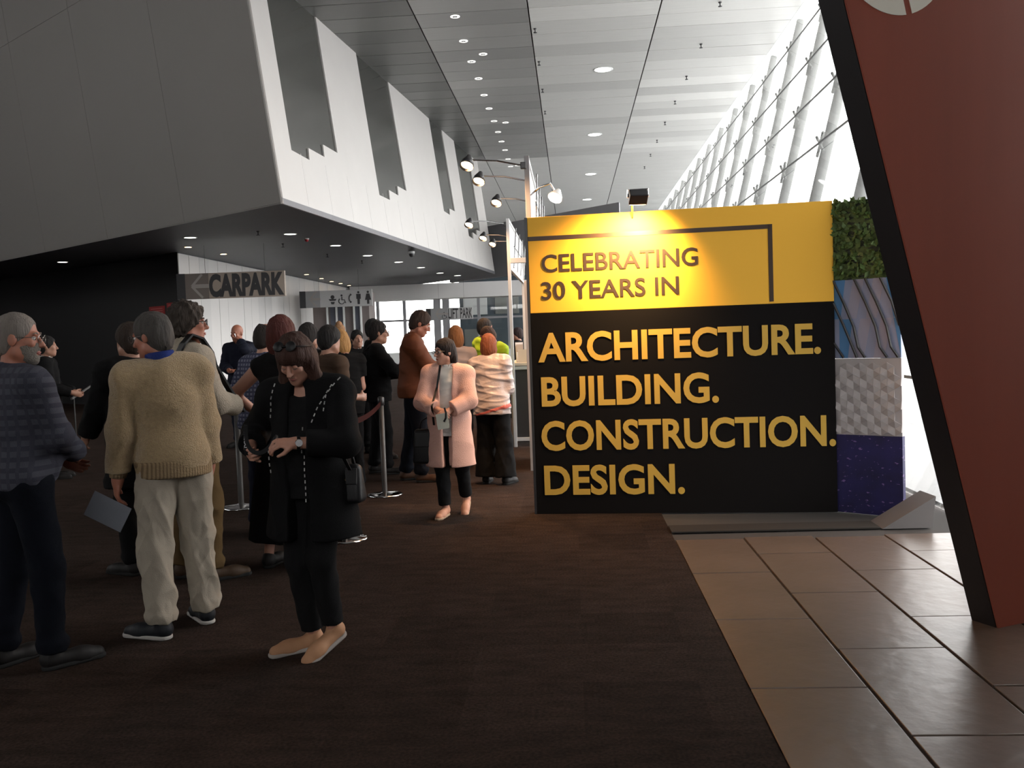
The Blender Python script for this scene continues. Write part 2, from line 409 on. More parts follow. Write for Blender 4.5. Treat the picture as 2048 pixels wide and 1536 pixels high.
# ------------------------------------------------------------------ the big printed sign
M['yellow'] = mat('yellow_print', (.80, .43, .042), .65, spec=.3)
M['blackp'] = mat('black_print', (.0065, .0055, .0055), .8, spec=.08)
M['letter'] = mat('yellow_lettering', (.55, .33, .045), .5)
M['brownp'] = mat('dark_brown_lettering', (.035, .017, .008), .5)
BLp = at_z(1075, 1028); BRp = at_z(1676, 1024)
bx = (BRp - BLp); BW = bx.length; bx.normalize(); bn = Vector((bx.y, -bx.x, 0))
BH = 2.52
Mb = Matrix((bx, -bn, Vector((0, 0, 1)))).transposed().to_4x4(); Mb.translation = BLp
def bl(x, y, o=0.):                      # pixel -> board coordinates (u, z)
    p = at_plane(x, y, BLp, bn); q = p - BLp; return q.dot(bx), q.z
sign = empty('sign_wall', BLp, 0, 'big freestanding sign wall, yellow above and black below, lettered CELEBRATING 30 YEARS IN ARCHITECTURE', 'sign')
sign.matrix_world = Mb
zm = (bl(1062, 625)[1] + bl(1676, 604)[1]) / 2
link('black_panel', join([g_box((BW / 2, .04, zm / 2), (BW, .08, zm), .003)]), sign, M['blackp'])
link('yellow_panel', join([g_box((BW / 2, .04, (zm + BH) / 2), (BW, .08, BH - zm), .003)]), sign, M['yellow'])
zl = (bl(1056, 470)[1] + bl(1545, 461)[1]) / 2; ul = bl(1541, 500)[0]
link('border_line', join([g_box((ul / 2, -.001, zl), (ul, .004, .036))]), sign, M['brownp']); link('border_line', join([g_box((ul, -.001, (zl + zm) / 2 + .018), (.034, .004, zl - zm))]), sign, M['brownp'])
link('edge_trim', join([g_box((-.012, .04, BH / 2), (.022, .09, BH))]), sign, M['dark'])
def line(txt, xl, yl, xr, yr, capl, capr, m_, bold):
    u0, z0 = bl(xl, yl); u1, z1 = bl(xr, yr); _, z2 = bl(xl, capl); _, z3 = bl(xr, capr)
    zb = (z0 + z1) / 2; ch = ((z2 - z0) + (z3 - z1)) / 2
    link('lettering', text_fit(txt, u0, u1, zb, zb + ch, -.003, bold), sign, m_)
line('CELEBRATING', 1084, 543.5, 1396, 532, 508, 497, M['brownp'], .012)
line('30 YEARS IN', 1084, 598, 1358, 590, 563, 554, M['brownp'], .012)
line('ARCHITECTURE.', 1077, 724, 1642, 708, 665, 648, M['letter'], .026)
line('BUILDING.', 1084, 813, 1438, 805, 754, 745, M['letter'], .026)
line('CONSTRUCTION.', 1084, 903, 1672, 890, 843, 830, M['letter'], .026)
line('DESIGN.', 1090, 991, 1370, 986, 933, 926, M['letter'], .026)

# return panel on the right of the sign: hedge, patterned, relief and night-flower prints
RP = at_z(1677, 1024); RQ = at_d(1812, 1024, 7.2); RQ.z = 0
rx = (RQ - RP); RW = rx.length; rx.normalize(); rn = Vector((rx.y, -rx.x, 0))
Mr = Matrix((rx, -rn, Vector((0, 0, 1)))).transposed().to_4x4(); Mr.translation = RP + Vector((-.012, .02, 0))
def rl(x, y):
    p = at_plane(x, y, RP, rn); return (p - RP).dot(rx), p.z
rpan = empty('print_wall', RP, 0, 'narrow display wall right of the yellow sign with hedge, geometric, relief and purple flower panels', 'display panel')
rpan.matrix_world = Mr
zh0, zp0, zr0 = rl(1690, 560)[1], (rl(1677, 721)[1] + rl(1810, 712)[1]) / 2, (rl(1677, 868)[1] + rl(1810, 875)[1]) / 2
M['hedge'] = mat('hedge_print', (.065, .10, .022), .7, var=.9, vscale=26, bump=.3, bscale=60)
M['pat'] = mat('pale_blue_print', (.30, .33, .47), .6)
M['blue'] = mat('bright_blue_print', (.085, .24, .48), .6)
M['relief'] = mat('white_relief', (.44, .41, .41), .6)
M['night'] = mat('night_flower_print', (.013, .010, .075), .5, var=.9, vscale=5)
# flower specks: pale flecks in the night print
def flecks(m_, col, scale, thr, stretch):
    nt = m_.node_tree; b = nt.nodes['Principled BSDF']; tc = nt.nodes.new('ShaderNodeTexCoord'); mp = nt.nodes.new('ShaderNodeMapping'); mp.inputs['Scale'].default_value = stretch
    nt.links.new(tc.outputs['Object'], mp.inputs[0]); n = nt.nodes.new('ShaderNodeTexNoise'); n.inputs['Scale'].default_value = scale; n.inputs['Detail'].default_value = 6
    nt.links.new(mp.outputs[0], n.inputs['Vector']); g = nt.nodes.new('ShaderNodeMath'); g.operation = 'GREATER_THAN'; g.inputs[1].default_value = thr; nt.links.new(n.outputs['Fac'], g.inputs[0])
    mx = nt.nodes.new('ShaderNodeMix'); mx.data_type = 'RGBA'; nt.links.new(b.inputs['Base Color'].links[0].from_socket, mx.inputs[6]); mx.inputs[7].default_value = (*col, 1)
    nt.links.new(g.outputs[0], mx.inputs[0]); nt.links.new(mx.outputs[2], b.inputs['Base Color'])
flecks(M['night'], (.20, .12, .30), 22, .64, (1, 1, 2.2))
flecks(M['hedge'], (.012, .02, .008), 9, .56, (1, 1, 2.5))
hp = link('hedge_panel', join([g_box((RW / 2, .03, (zh0 + 2.50) / 2), (RW, .06, 2.50 - zh0))]), rpan, M['hedge'])
# leafy relief of the hedge
lv = []
for i in range(420):
    u, z = random.uniform(.02, RW - .02), random.uniform(zh0 + .02, 2.52)
    if abs((z - zh0) % .23 - .115) > .10: continue
    r = random.uniform(.018, .035); a = Vector((random.uniform(-1, 1), random.uniform(-.5, .1), random.uniform(-1, 1))).normalized() * r
    b = a.cross(Vector((random.uniform(-1, 1), 1, random.uniform(-1, 1)))).normalized() * r * .6; p = Vector((u, -.012, z))
    lv.append(([p - a, p + b, p + a, p - b], [[0, 1, 2, 3]]))
link('hedge_leaves', join(lv), hp, mat('hedge_leaf', (.08, .135, .03), .6, var=.7, vscale=12), kind='stuff')
pp = link('geometric_panel', join([g_box((RW / 2, .03, (zh0 + zp0) / 2), (RW, .06, zh0 - zp0 - .003))]), rpan, M['pat'])
H_ = zh0 - zp0
M['pat2'] = mat('lilac_print', (.36, .34, .43), .6)
for (x0, x1, x2, x3, m_) in ((.0, .20, .12, .0, 'blue'), (.32, .48, .36, .20, 'pat2'), (.62, .78, .66, .50, 'pat2'), (.80, 1.0, 1.0, .90, 'blue')):
    for half in (0, 1):
        zt = zh0 - half * H_ / 2; zb = zt - H_ / 2 + .004; sh = .10 * half
        X = [min(1, max(0, q + sh)) * RW for q in (x0, x1, x2, x3)]
        if X[1] - X[0] < .01: continue
        link('diamond', join([g_prism([(X[0], 0, zt), (X[1], 0, zt), (X[2], 0, zb), (X[3], 0, zb)], (0, -.0015, 0))]), pp, M[m_])
for x0, z_ in ((.02, 1.0), (.34, 1.0), (.50, 1.0), (.0, .74), (.0, .22), (.72, 1.0)):
    pts = []
    x = x0; t = z_
    for dx, dt in ((.0, 0), (.16, .30), (.14, .30), (.06, .26), (.10, .2)):
        x += dx; t -= dt; pts.append(Vector((min(x, .985) * RW, -.006, zp0 + max(t, .01) * H_)))
        if t < .01 or x > .985: break
    if len(pts) > 1: link('black_cord', join([g_tube(pts, .011, 6)]), pp, M['dark'])
rp_ = link('relief_panel', join([g_box((RW / 2, .03, (zp0 + zr0) / 2), (RW, .06, zp0 - zr0 - .003))]), rpan, M['relief'])
# embossed hexagon pattern: alternate corners raised like stacked cubes
def hexa(cx_, cz_, r):
    pts = []
    for k in range(6):
        an = math.radians(60 * k + 30); pts.append(Vector((cx_ + r * math.cos(an), -.016 if k % 2 else -.002, cz_ + r * math.sin(an))))
    V = pts + [Vector((cx_, -.004, cz_))] + [Vector((p.x, .0, p.z)) for p in pts]
    return V, [[k, (k + 1) % 6, 6] for k in range(6)] + [[k, 7 + k, 7 + (k + 1) % 6, (k + 1) % 6] for k in range(6)]
r_ = RW / 5 / math.sqrt(3) * .985; k = 0
nrow = int((zp0 - zr0 - r_ * .6) / (r_ * 1.5))
for j in range(nrow):
    for i in range(5 - j % 2):
        cx_ = (i + .5 + .5 * (j % 2)) * RW / 5; cz_ = zr0 + r_ * 1.04 + j * r_ * 1.515
        if cz_ + r_ > zp0: continue
        link('raised_hexagon', join([hexa(cx_, cz_, r_)]), rp_, M['relief'])
link('flower_panel', join([g_box((RW / 2, .03, zr0 / 2), (RW, .06, zr0 - .003))]), rpan, M['night'])

# ------------------------------------------------------------------ red leaning pylon
M['red'] = mat('red_oxide_metal', (.26, .066, .042), .42, metal=.0, var=.22, vscale=1.2, stretch=(3, 3, .25), spec=.35)
M['pylonedge'] = mat('black_edge_metal', (.010, .008, .009), .5)
M['disc'] = mat('off_white_vinyl', (.75, .72, .62), .5)
A_ = at_z(1952, 1243); B_ = at_z(1996, 1257)
pdep = (A_ - B_); pdep.z = 0
pn_dir = Vector((pdep.y, -pdep.x, 0)).normalized()      # along the face
pnn = Vector((-pn_dir.y, pn_dir.x, 0))
dep = pdep.length * 1.1
fnorm = -pnn
def pf(x, y):
    return at_plane(x, y, B_, fnorm)
topL = pf(1690, 0); kx = (topL - B_).dot(pn_dir) / topL.z
pyl = empty('pylon', B_, 0, 'tall leaning red-brown pylon with black edge at the right of the frame', 'pylon')
Mp = Matrix((pn_dir, pnn, Vector((0, 0, 1)))).transposed().to_4x4(); Mp.translation = B_; pyl.matrix_world = Mp
PH = 3.9; PWb, PWt = .42, .42 + 1.35
def pq(u, z, o): return Vector((u + kx * z, o, z))
face = [Vector((0, 0, 0)), Vector((.50, 0, 0)), Vector((.50 + .02 * PH, 0, PH)), Vector((kx * PH, 0, PH))]
link('face_panel', join([g_prism([p + Vector((0, .006, 0)) for p in face], (0, -.010, 0))]), pyl, M['red'])
core = [p + Vector((-.004 if i in (0, 3) else .0, 0, 0)) for i, p in enumerate(face)]
link('edge_frame', join([g_prism([p + Vector((0, .008, 0)) for p in core], (0, dep, 0))]), pyl, M['pylonedge'])
cdc = pf(1782, -128); q = cdc - B_; uc, zc_ = q.dot(pn_dir), q.z
rr = abs((pf(1782, 30) - cdc).z)
for a0, a1 in ((-188, -78), (-72, 82), (92, 168)):
    pts = [Vector((uc + .012 * (1 if a0 > -80 else -1), -.0042, zc_))] + [Vector((uc + rr * math.cos(math.radians(t)) + .006, -.0042, zc_ + rr * math.sin(math.radians(t)))) for t in np.linspace(a0, a1, 30)]
    link('emblem', join([g_prism(pts, (0, -.002, 0))]), pyl, M['disc'])

# wedge block and threshold strip at the foot of the glass
M['block'] = mat('grey_concrete_block', (.12, .11, .108), .5, var=.15, vscale=4)
wf = at_z(1765, 1058); we = at_z(1868, 1058); wd = Vector((-.02, .42, 0))
hh = .235
M_w = empty('wedge_block', wf, 0, 'low grey wedge-shaped block on the floor between the print wall and the red pylon', 'block')
ln = (we - wf).length
link('body', join([([(0, 0, 0), (ln, 0, 0), (ln + .03, 0, hh), (-.02, .26, 0), (ln - .02, .26, 0), (ln + .01, .26, hh)], [[0, 1, 2], [3, 5, 4], [0, 3, 4, 1], [1, 4, 5, 2], [0, 2, 5, 3]])]), M_w, M['block'])
link('base_plate', join([g_box((-.78, .13, .006), (1.54, .24, .012), .002)]), M_w, mat('grey_base_plate', (.036, .032, .029), .85, spec=.08))

# ------------------------------------------------------------------ lights on the soffit and the ceiling
def disc_light(name, p, r, lab, cat, grp, glow, rim, nrm=(0, 0, -1)):
    o = empty(name, p, 0, lab, cat, grp)
    key = (name, round(r, 3))
    if key not in DL:
        a = join([g_lathe([(r * .84, -.004), (r, -.004), (r, .012), (r * .84, .012)], 20)], True); a.materials.append(rim)
        b = join([g_lathe([(.001, -.001), (r * .84, -.001), (r * .84, .008), (.001, .008)], 20)]); b.materials.append(glow); DL[key] = (a, b)
    a, b = DL[key]; link('rim', a, o); link('diffuser', b, o); return o
DL = {}
ORD = ['first', 'second', 'third', 'fourth', 'fifth', 'sixth', 'seventh', 'eighth', 'ninth', 'tenth', 'eleventh', 'twelfth', 'thirteenth', 'fourteenth', 'fifteenth']
sofp = [((380, 475), 'nearest the black wall corner'), ((580, 468), 'nearest the white corner'), ((671, 491), ''), ((735, 511), ''), ((797, 524), ''), ((842, 535), ''), ((880, 546), ''), ((915, 551), ''), ((125, 524), '')]
for k_, ((x, y), _) in enumerate(sofp):
    p = at_z(x, y, ZS); p.z -= .004
    disc_light('soffit_downlight', p, .15, ('large round soffit downlight far left above the black wall' if k_ == 8 else ORD[k_] + ' large round soffit downlight, counted from the black wall corner to the right'), 'light', 'large soffit downlights', M['lamp'], M['steel'])
for k_, (x, y) in enumerate(((376, 494), (447, 508), (613, 549), (643, 557), (663, 563), (681, 567), (698, 571), (712, 575), (728, 579))):
    p = at_z(x, y, ZS); p.z -= .004
    disc_light('wall_washer', p, .10, ORD[k_] + ' small warm downlight from the left in the row above the white panelled wall', 'light', 'small warm downlights along the white wall', M['warm'], M['dark'])
for i, (x, y) in enumerate(((1206, 139), (1189, 269), (1181, 348), (1174, 399))):
    p = at_z(x, y, ZC); p.z -= .004
    disc_light('ceiling_light', p, .26, ('largest and nearest', 'second nearest', 'third nearest', 'farthest')[i] + ' of the round white lights along the middle of the ceiling', 'light', 'round ceiling lights', M['lamp'], M['steel'])
dot = join([g_box((0, 0, -.006), (.03, .03, .01))]); dot.materials.append(M['dark'])
ring = join([g_lathe([(.05, -.004), (.10, -.004), (.10, .01), (.05, .01)], 18)], True); ring.materials.append(M['dim'])
plate = join([g_lathe([(.001, -.002), (.09, -.002), (.09, .006), (.001, .006)], 18)]); plate.materials.append(M['steel'])
for k_, (x, y) in enumerate(((910, 33), (927, 82), (943, 123), (957, 157), (968, 190), (978, 217), (988, 242), (996, 264), (1003, 283), (1010, 300), (1016, 318), (1021, 333), (966, 108), (1011, 245), (1035, 331))):
    p = at_z(x, y, ZC); p.z -= .004
    o = empty('twin_downlight', p, 0, (ORD[k_] + ' twin-eyed downlight from the near end of the long ceiling row' if k_ < 12 else ('nearest', 'middle', 'farthest')[k_ - 12] + ' of three twin-eyed downlights just right of the long row'), 'light', 'small twin downlights in the silver ceiling')
    link('trim_ring', ring, o); link('plate', plate, o); link('lamp_eye', dot, o, loc=(.035, 0, 0)); link('lamp_eye', dot, o, loc=(-.035, 0, 0))
spk = join([g_lathe([(.035, 0), (.035, -.015), (.012, -.03), (.012, -.08), (.04, -.085), (.04, -.095), (.001, -.095)], 10)], True); spk.materials.append(M['dark'])
for k_, (x, y) in enumerate(((1440, 4), (1402, 88), (1373, 152), (1350, 202), (1330, 244), (1314, 280), (1301, 308), (1289, 333), (1070, 57), (1078, 123), (1085, 178), (1090, 222))):
    p = at_z(x, y, ZC)
    link('sprinkler', spk, loc=p, label=(ORD[k_] + ' tiny ceiling sprinkler from the near end, in the row beside the glass wall' if k_ < 8 else ORD[k_ - 8] + ' tiny ceiling sprinkler from the near end, along the left ceiling joint'), cat='sprinkler', group='sprinkler heads on the ceiling')
for k_, (x, y, s_) in enumerate(((516, 462, .9), (566, 487, .8), (655, 508, .8), (724, 521, .7))):
    p = at_z(x, y, ZS); o = link('sprinkler', spk, loc=p, label=ORD[k_] + ' tiny sprinkler from the left below the dark soffit', cat='sprinkler', group='sprinkler heads on the soffit')
cam_d = empty('dome_camera', at_z(823, 503, ZS), 0, 'small dome security camera hanging from the dark soffit', 'camera')
link('base', join([g_lathe([(.09, 0), (.09, -.05), (.07, -.06), (.001, -.06)], 16)], True), cam_d, M['steel'])
link('dome', join([g_lathe([(.075, -.06), (.072, -.10), (.05, -.14), (.02, -.155), (.001, -.157)], 16)], True), cam_d, M['dark'])
rd = empty('red_alarm_light', at_z(613, 477, ZS), 0, 'small red alarm light on the dark soffit', 'alarm')
link('base', join([g_lathe([(.06, 0), (.06, -.02), (.001, -.02)], 14)]), rd, M['steel'])
link('lens', join([g_lathe([(.045, -.02), (.04, -.06), (.02, -.075), (.001, -.078)], 14)], True), rd, mat('red_lens', (.35, .02, .03), .3))

# ------------------------------------------------------------------ hanging direction signs
M['signb'] = mat('sign_brown_grey', (.115, .095, .085), .5)
M['signt'] = mat('sign_taupe', (.26, .215, .18), .5)
M['signg'] = mat('sign_pale_grey', (.36, .36, .36), .5)
M['arrow'] = mat('sign_arrow_grey', (.24, .22, .21), .5)
M['signg2'] = mat('sign_mid_grey', (.22, .22, .225), .5)
def blade(name, d, px0, px1, yt, yb, split, lab, mA, mB, hang=True):
    """flat sign facing the hall entrance; px0..px1 its width, split where the arrow field ends"""
    a = at_d(px0, yb, d); b = at_d(px1, yb, d); t = at_d(px0, yt, d)
    b.z = a.z; ux = (b - a); W = ux.length; ux.normalize(); Hh = t.z - a.z
    o = empty(name, a, 0, lab, 'sign', 'hanging direction signs')
    Mx = Matrix((ux, Vector((-ux.y, ux.x, 0)), Vector((0, 0, 1)))).transposed().to_4x4(); Mx.translation = a; o.matrix_world = Mx
    sx = W * (split - px0) / (px1 - px0)
    link('arrow_panel', join([g_box((sx / 2, .06, Hh / 2), (sx, .12, Hh), .004)]), o, mA)
    link('text_panel', join([g_box(((sx + W) / 2, .06, Hh / 2), (W - sx, .12, Hh), .004)]), o, mB)
    c = Vector((sx * .28, -.004, Hh / 2)); k = Hh * .46
    def bar(p, q, wdt): 
        dd = (q - p).normalized(); nn = Vector((-dd.z, 0, dd.x)) * wdt / 2
        return g_prism([p - nn, q - nn, q + nn, p + nn], (0, -.003, 0))
    link('arrow', join([bar(c, c + Vector((k * .9, 0, k)), Hh * .09), bar(c, c + Vector((k * .9, 0, -k)), Hh * .09), bar(c, Vector((sx * 1.02, -.004, Hh / 2)), Hh * .15)]), o, M['arrow'])
    link('end_cap', join([g_box((-.10, .06, Hh / 2), (.2, .13, Hh + .005))]), o, M['dark'])
    for u in (W * .2, W * .8):
        link('hanger', join([g_tube([(u, .06, Hh), (u, .06, ZS - a.z)], .004, 5)]), o, M['dark'])
    return o, sx, W, Hh
o, sx, W, Hh = blade('direction_sign', 22.0, 372, 571, 548, 599, 419, 'hanging brown direction sign with an arrow and tall black letters CARPARK', M['signb'], M['signt'])
link('lettering', text_fit('CARPARK', sx + .0, W - .02, .03, Hh - .03, -.002, .055, shear=.02), o, M['dark'])
o, sx, W, Hh = blade('direction_sign', 31.0, 612, 745, 583, 616, 641, 'pale hanging direction sign with an arrow and black restroom, wheelchair and telephone symbols', M['signg2'], M['signg'])
def fig(cx_, kind, s):
    P = []
    def circ(x, z, r): return g_prism([(x + r * math.cos(t), -.002, z + r * math.sin(t)) for t in np.linspace(0, 2 * math.pi, 13)[:-1]], (0, -.003, 0))
    def pg(pts): return g_prism([(cx_ + a * s, -.002, b * s) for a, b in pts], (0, -.003, 0))
    if kind == 'man': P = [circ(cx_, .92 * s, .09 * s), pg([(-.17, .8), (.17, .8), (.17, .42), (.10, .42), (.09, .02), (-.09, .02), (-.10, .42), (-.17, .42)])]
    if kind == 'woman': P = [circ(cx_, .92 * s, .09 * s), pg([(-.12, .8), (.12, .8), (.24, .32), (.09, .32), (.09, .02), (-.09, .02), (-.09, .32), (-.24, .32)])]
    if kind == 'baby': P = [circ(cx_, .62 * s, .15 * s), pg([(-.30, .48), (.30, .48), (.22, .34), (-.22, .34)]), pg([(-.16, .26), (.16, .26), (.10, .08), (-.10, .08)])]
    if kind == 'chair': P = [circ(cx_ - .03 * s, .72 * s, .08 * s), pg([(-.06, .62), (.03, .62), (.03, .42), (.2, .42), (.2, .36), (-.06, .36)]), pg([(.14, .4), (.2, .4), (.3, .14), (.24, .12)])] + [g_tube([(cx_ + (-.03 + .22 * math.cos(t)) * s, -.003, (.3 + .22 * math.sin(t)) * s) for t in np.linspace(2.2, 6.0, 12)], .03 * s, 5)]
    if kind == 'phone': P = [g_tube([(cx_ + (.16 - .26 * math.cos(t)) * s, -.003, (.48 + .34 * math.sin(t)) * s) for t in np.linspace(-1.15, 1.15, 12)], [.08 * s, .075 * s] + [.05 * s] * 8 + [.075 * s, .08 * s], 6)]
    return join(P)
for px_, k in ((666, 'baby'), (685, 'chair'), (702, 'phone'), (718, 'man'), (737, 'woman')):
    me = fig(W * (px_ - 612) / 133, k, Hh * .80)
    for v in me.vertices: v.co.z += Hh * .10
    link('symbol', me, o, M['dark'])
o, sx, W, Hh = blade('direction_sign', 43.0 - 4.5, 862, 946, 617, 640, 896, 'farthest hanging direction sign, grey with arrow and black letters LIFT CARPARK partly seen', M['signg2'], M['signg'])
link('lettering', text_fit('LIFT', sx + .02, sx + (W - sx) * .42, .03, Hh - .03, -.002, .02), o, M['dark'])
link('lettering', text_fit('PARK', sx + (W - sx) * .5, W - .02, .03, Hh - .03, -.002, .02), o, M['dark'])
me = fig(sx - .14, 'chair', Hh * .8); link('symbol', me, o, M['dark'])

# red notices on the black wall, stair rail
M['rednote'] = mat('red_notice', (.28, .012, .014), .5); M['notetxt'] = mat('pink_print', (.5, .16, .15), .5)
for (x0, y0, x1, y1), lab in (((299, 614, 330, 634), 'left red notice on the black wall behind the man in the beige sweater'), ((334, 606, 358, 624), 'upper right red notice on the black wall beside the curly-haired man'), ((331, 640, 344, 662), 'small lower red notice on the black wall behind the curly-haired man')):
    bnn = Vector((bd.y, -bd.x, 0)); bnn = bnn if bnn.y < 0 else -bnn
    W0 = Vector((WS.x, WS.y, 0)) + bnn * .012
    p, q, r_ = at_plane(x0, y1, W0, bnn), at_plane(x1, y1, W0, bnn), at_plane(x0, y0, W0, bnn)
    q.z = p.z; ht = r_.z - p.z; uu = q - p
    o = empty('red_notice', p, 0, lab, 'notice', 'red notices on the black wall')
    link('board', join([g_prism([Vector((0, 0, 0)), uu, uu + Vector((0, 0, ht)), Vector((0, 0, ht))], -bnn * .02)]), o, M['rednote'])
    for k in range(3):
        z = ht * (.28 + .22 * k)
        link('print_line', join([g_prism([uu * .12 + Vector((0, 0, z)) + bnn * .002, uu * .88 + Vector((0, 0, z)) + bnn * .002, uu * .88 + Vector((0, 0, z + ht * .07)) + bnn * .002, uu * .12 + Vector((0, 0, z + ht * .07)) + bnn * .002], bnn * .002)]), o, M['notetxt'])
h0 = at_d(143, 798, 15.5); h1 = at_d(226, 742, 17.5)
hr = empty('handrail', (h0.x, h0.y, 0), 0, 'thin grey sloping stair handrail in front of the black wall at left', 'handrail')
d0 = Vector((h0.x, h0.y, 0))
link('rail', join([g_tube([h0 - d0, h1 - d0], .02, 8)]), hr, mat('dark_rail_paint', (.05, .048, .046), .6))
for t in (.05, .5, .95):
    p = h0.lerp(h1, t) - d0; link('post', join([g_tube([(p.x, p.y, 0), p], .012, 6)]), hr, M['dark'])

# lift screen with upright white fins
ls = empty('slatted_screen', at_d(628, 700, 33), 0, 'brown-grey screen block with upright pale fins beyond the queue under the restroom sign', 'screen')
p0 = at_d(628, 700, 33); p1 = at_d(742, 700, 33); ls.location = (p0.x, p0.y, 0); WW = (p1 - p0).length
link('block', join([g_box((WW / 2, .6, 1.65), (WW, 1.0, 3.3), .01)]), ls, mat('brown_grey_laminate', (.155, .13, .125), .5))
link('panel', join([g_box((WW * .36, .09, 1.65), (WW * .10, .02, 3.28))]), ls, mat('slate_laminate', (.10, .11, .14), .5))
link('panel', join([g_box((WW * .50, .09, 1.65), (WW * .10, .02, 3.28))]), ls, mat('slate_laminate', (.10, .11, .14), .5))
link('panel', join([g_box((WW * .79, .09, 1.65), (WW * .10, .02, 3.28))]), ls, mat('slate_laminate', (.10, .11, .14), .5))
for f in (.265, .43, .56, .74, .86):
    link('fin', join([g_box((WW * f, .02, 1.65), (.05, .14, 3.3), .005)]), ls, M['steel'])

# ------------------------------------------------------------------ registration booths
M['cream'] = mat('cream_laminate', (.42, .36, .28), .45)
M['infill'] = mat('black_infill', (.012, .011, .011), .5)
M['fascia'] = mat('white_fascia', (.75, .76, .78), .5)
def arm_light(p, length, lab, power=240, dirx=-1, tilt=-.25):
    """arm spotlight: an arm from p towards -X, shaded head on its end"""
    o = empty('arm_light', p, 0, lab, 'lamp', 'arm lights over the registration counters')
    e = Vector((dirx * length, -.20, .035))
    link('arm', join([g_tube([(0, 0, 0), (dirx * length * .5, -.10, .035), e], .008, 6)]), o, M['chrome'])
    link('clamp', join([g_box((0, 0, 0), (.05, .04, .06), .006)]), o, M['dark'])
    ax = Vector((-.15, -.55, -.8)).normalized(); R = look(ax)
    c = e + Vector((-.02, 0, -.02))
    link('lamp_head', join([g_lathe([(.022, -.07), (.03, -.05), (.055, 0.0), (.062, .05), (.058, .05), (.05, 0.0), (.02, -.045)], 16, R, c)], True), o, M['dark'])
    link('bulb', join([g_lathe([(.001, .012), (.05, .012), (.05, .030), (.001, .034)], 16, R, c)], True), o, M['warm'])
    ld = bpy.data.lights.new('bulb_light', 'SPOT'); ld.energy = power; ld.color = (1, .56, .27); ld.spot_size = math.radians(120); ld.spot_blend = .8; ld.shadow_soft_size = .04
    l = bpy.data.objects.new('bulb_light', ld); COL.objects.link(l); l.parent = o; l.location = c + ax * .06; l.rotation_euler = Vector((-.5, -.1, .85)).to_track_quat('Z', 'Y').to_euler()
    return o
def beamg(a, b, wx=.045): 
    a, b = Vector(a), Vector(b); d = (b - a); R = look(d, (0, 1, 0) if abs(d.normalized().y) < .9 else (0, 0, 1)); return g_box((a + b) / 2, (wx, wx, d.length), .004, R)
def booth(nm, px_, yt, d, y_end, zlo, lab, arms, armpx, post_label=None, foot=True, mpost='alu'):
    p = at_d(px_, yt, d); top = p.z
    o = empty(nm, (p.x, p.y, 0), 0, lab, 'booth', 'registration booths')
    L = y_end - p.y
    link('post', join([beamg((0, 0, 0), (0, 0, top))]), o, M[mpost])
    link('post', join([beamg((0, L, 0), (0, L, top))]), o, M[mpost])
    for z in (zlo, top - .02): link('rail', join([beamg((0, .03, z), (0, L - .03, z), .04)]), o, M['alu'])
    link('fascia_panel', join([g_box((.0, L / 2, (zlo + top) / 2), (.012, L - .1, top - zlo - .07))]), o, M['fascia'])
    br = []
    for k in range(4):
        y = L * (k + .5) / 4
        br.append(beamg((.06, y - L * .12, zlo), (.06, y + L * .12, top - .04), .018))
    for q_ in br + [beamg((.06, .03, zlo + .3), (.06, L - .03, zlo + .3), .02)]: link('brace', join([q_]), o, M['chrome'])
    return o, p, top, L
b1, p1_, top1, L1_ = booth('registration_booth', 1053, 312, 8.15, 11.2, 2.42, 'near booth frame with tall grey post rising behind the left edge of the yellow sign', None, None, mpost='grey')
for (hx_, hy), d, lab in (((945, 336), 8.15, 'nearest arm lamp on the tall post, glowing warm'), ((967, 366), 9.0, 'second arm lamp from the tall post, below the first'), ((1000, 408), 10.3, 'third arm lamp from the tall post, against the white wall')):
    h = at_d(hx_, hy, d); arm_light(Vector((p1_.x - .03, h.y, h.z)), abs(p1_.x - .03 - h.x), lab)
b2, p2_, top2, L2_ = booth('registration_booth', 1015, 437, 12.6, 16.2, 2.46, 'far booth frame with orange-lit post and cross rail left of the yellow sign', None, None)
for (hx_, hy), d, lab in (((945, 451), 12.65, 'arm lamp on the orange-lit post, farthest left of its three'), ((972, 477), 14.0, 'middle arm lamp of three on the orange-lit post'), ((990, 489), 15.3, 'rearmost arm lamp on the orange-lit post')):
    h = at_d(hx_, hy, d); arm_light(Vector((p2_.x - .03, h.y, h.z)), abs(p2_.x - .03 - h.x), lab)
link('rail', join([beamg((.02, 0, at_d(1030, 521, 12.6).z), (1.6, 0, at_d(1030, 521, 12.6).z), .07)]), b2, M['alu'])
link('post', join([beamg((1.6, 0, 0), (1.6, 0, top2))]), b2, M['alu'])
# cabinet end of the counter
k0 = at_z(1030, 893); ct = at_d(1030, 733, 12.3)
kd = k0.y
cnt = empty('counter', (k0.x, kd, 0), 0, 'registration counter with cream top, aluminium frame and black end panel beside the sign', 'counter')
cz = CAM_H - (728 - 671) * kd / FPX
link('end_panel', join([g_box((.75, .03, cz / 2), (1.42, .02, cz - .12))]), cnt, M['infill'])
link('side_panel', join([g_box((.02, 1.4, cz / 2), (.02, 2.6, cz - .12))]), cnt, M['infill'])
for x, y in ((.0, 0), (1.5, 0), (0, 2.8)): link('leg_post', join([beamg((x, y, 0), (x, y, cz - .02), .05)]), cnt, M['alu'])
for z in (.10, cz - .05):
    link('rail', join([beamg((0, 0, z), (1.5, 0, z), .05)]), cnt, M['alu'])
link('worktop', join([g_box((.75, 1.4, cz), (1.6, 2.9, .04), .006)]), cnt, M['cream'])
link('upstand', join([g_box((.78, .12, cz + .11), (1.4, .02, .18))]), cnt, M['cream'])
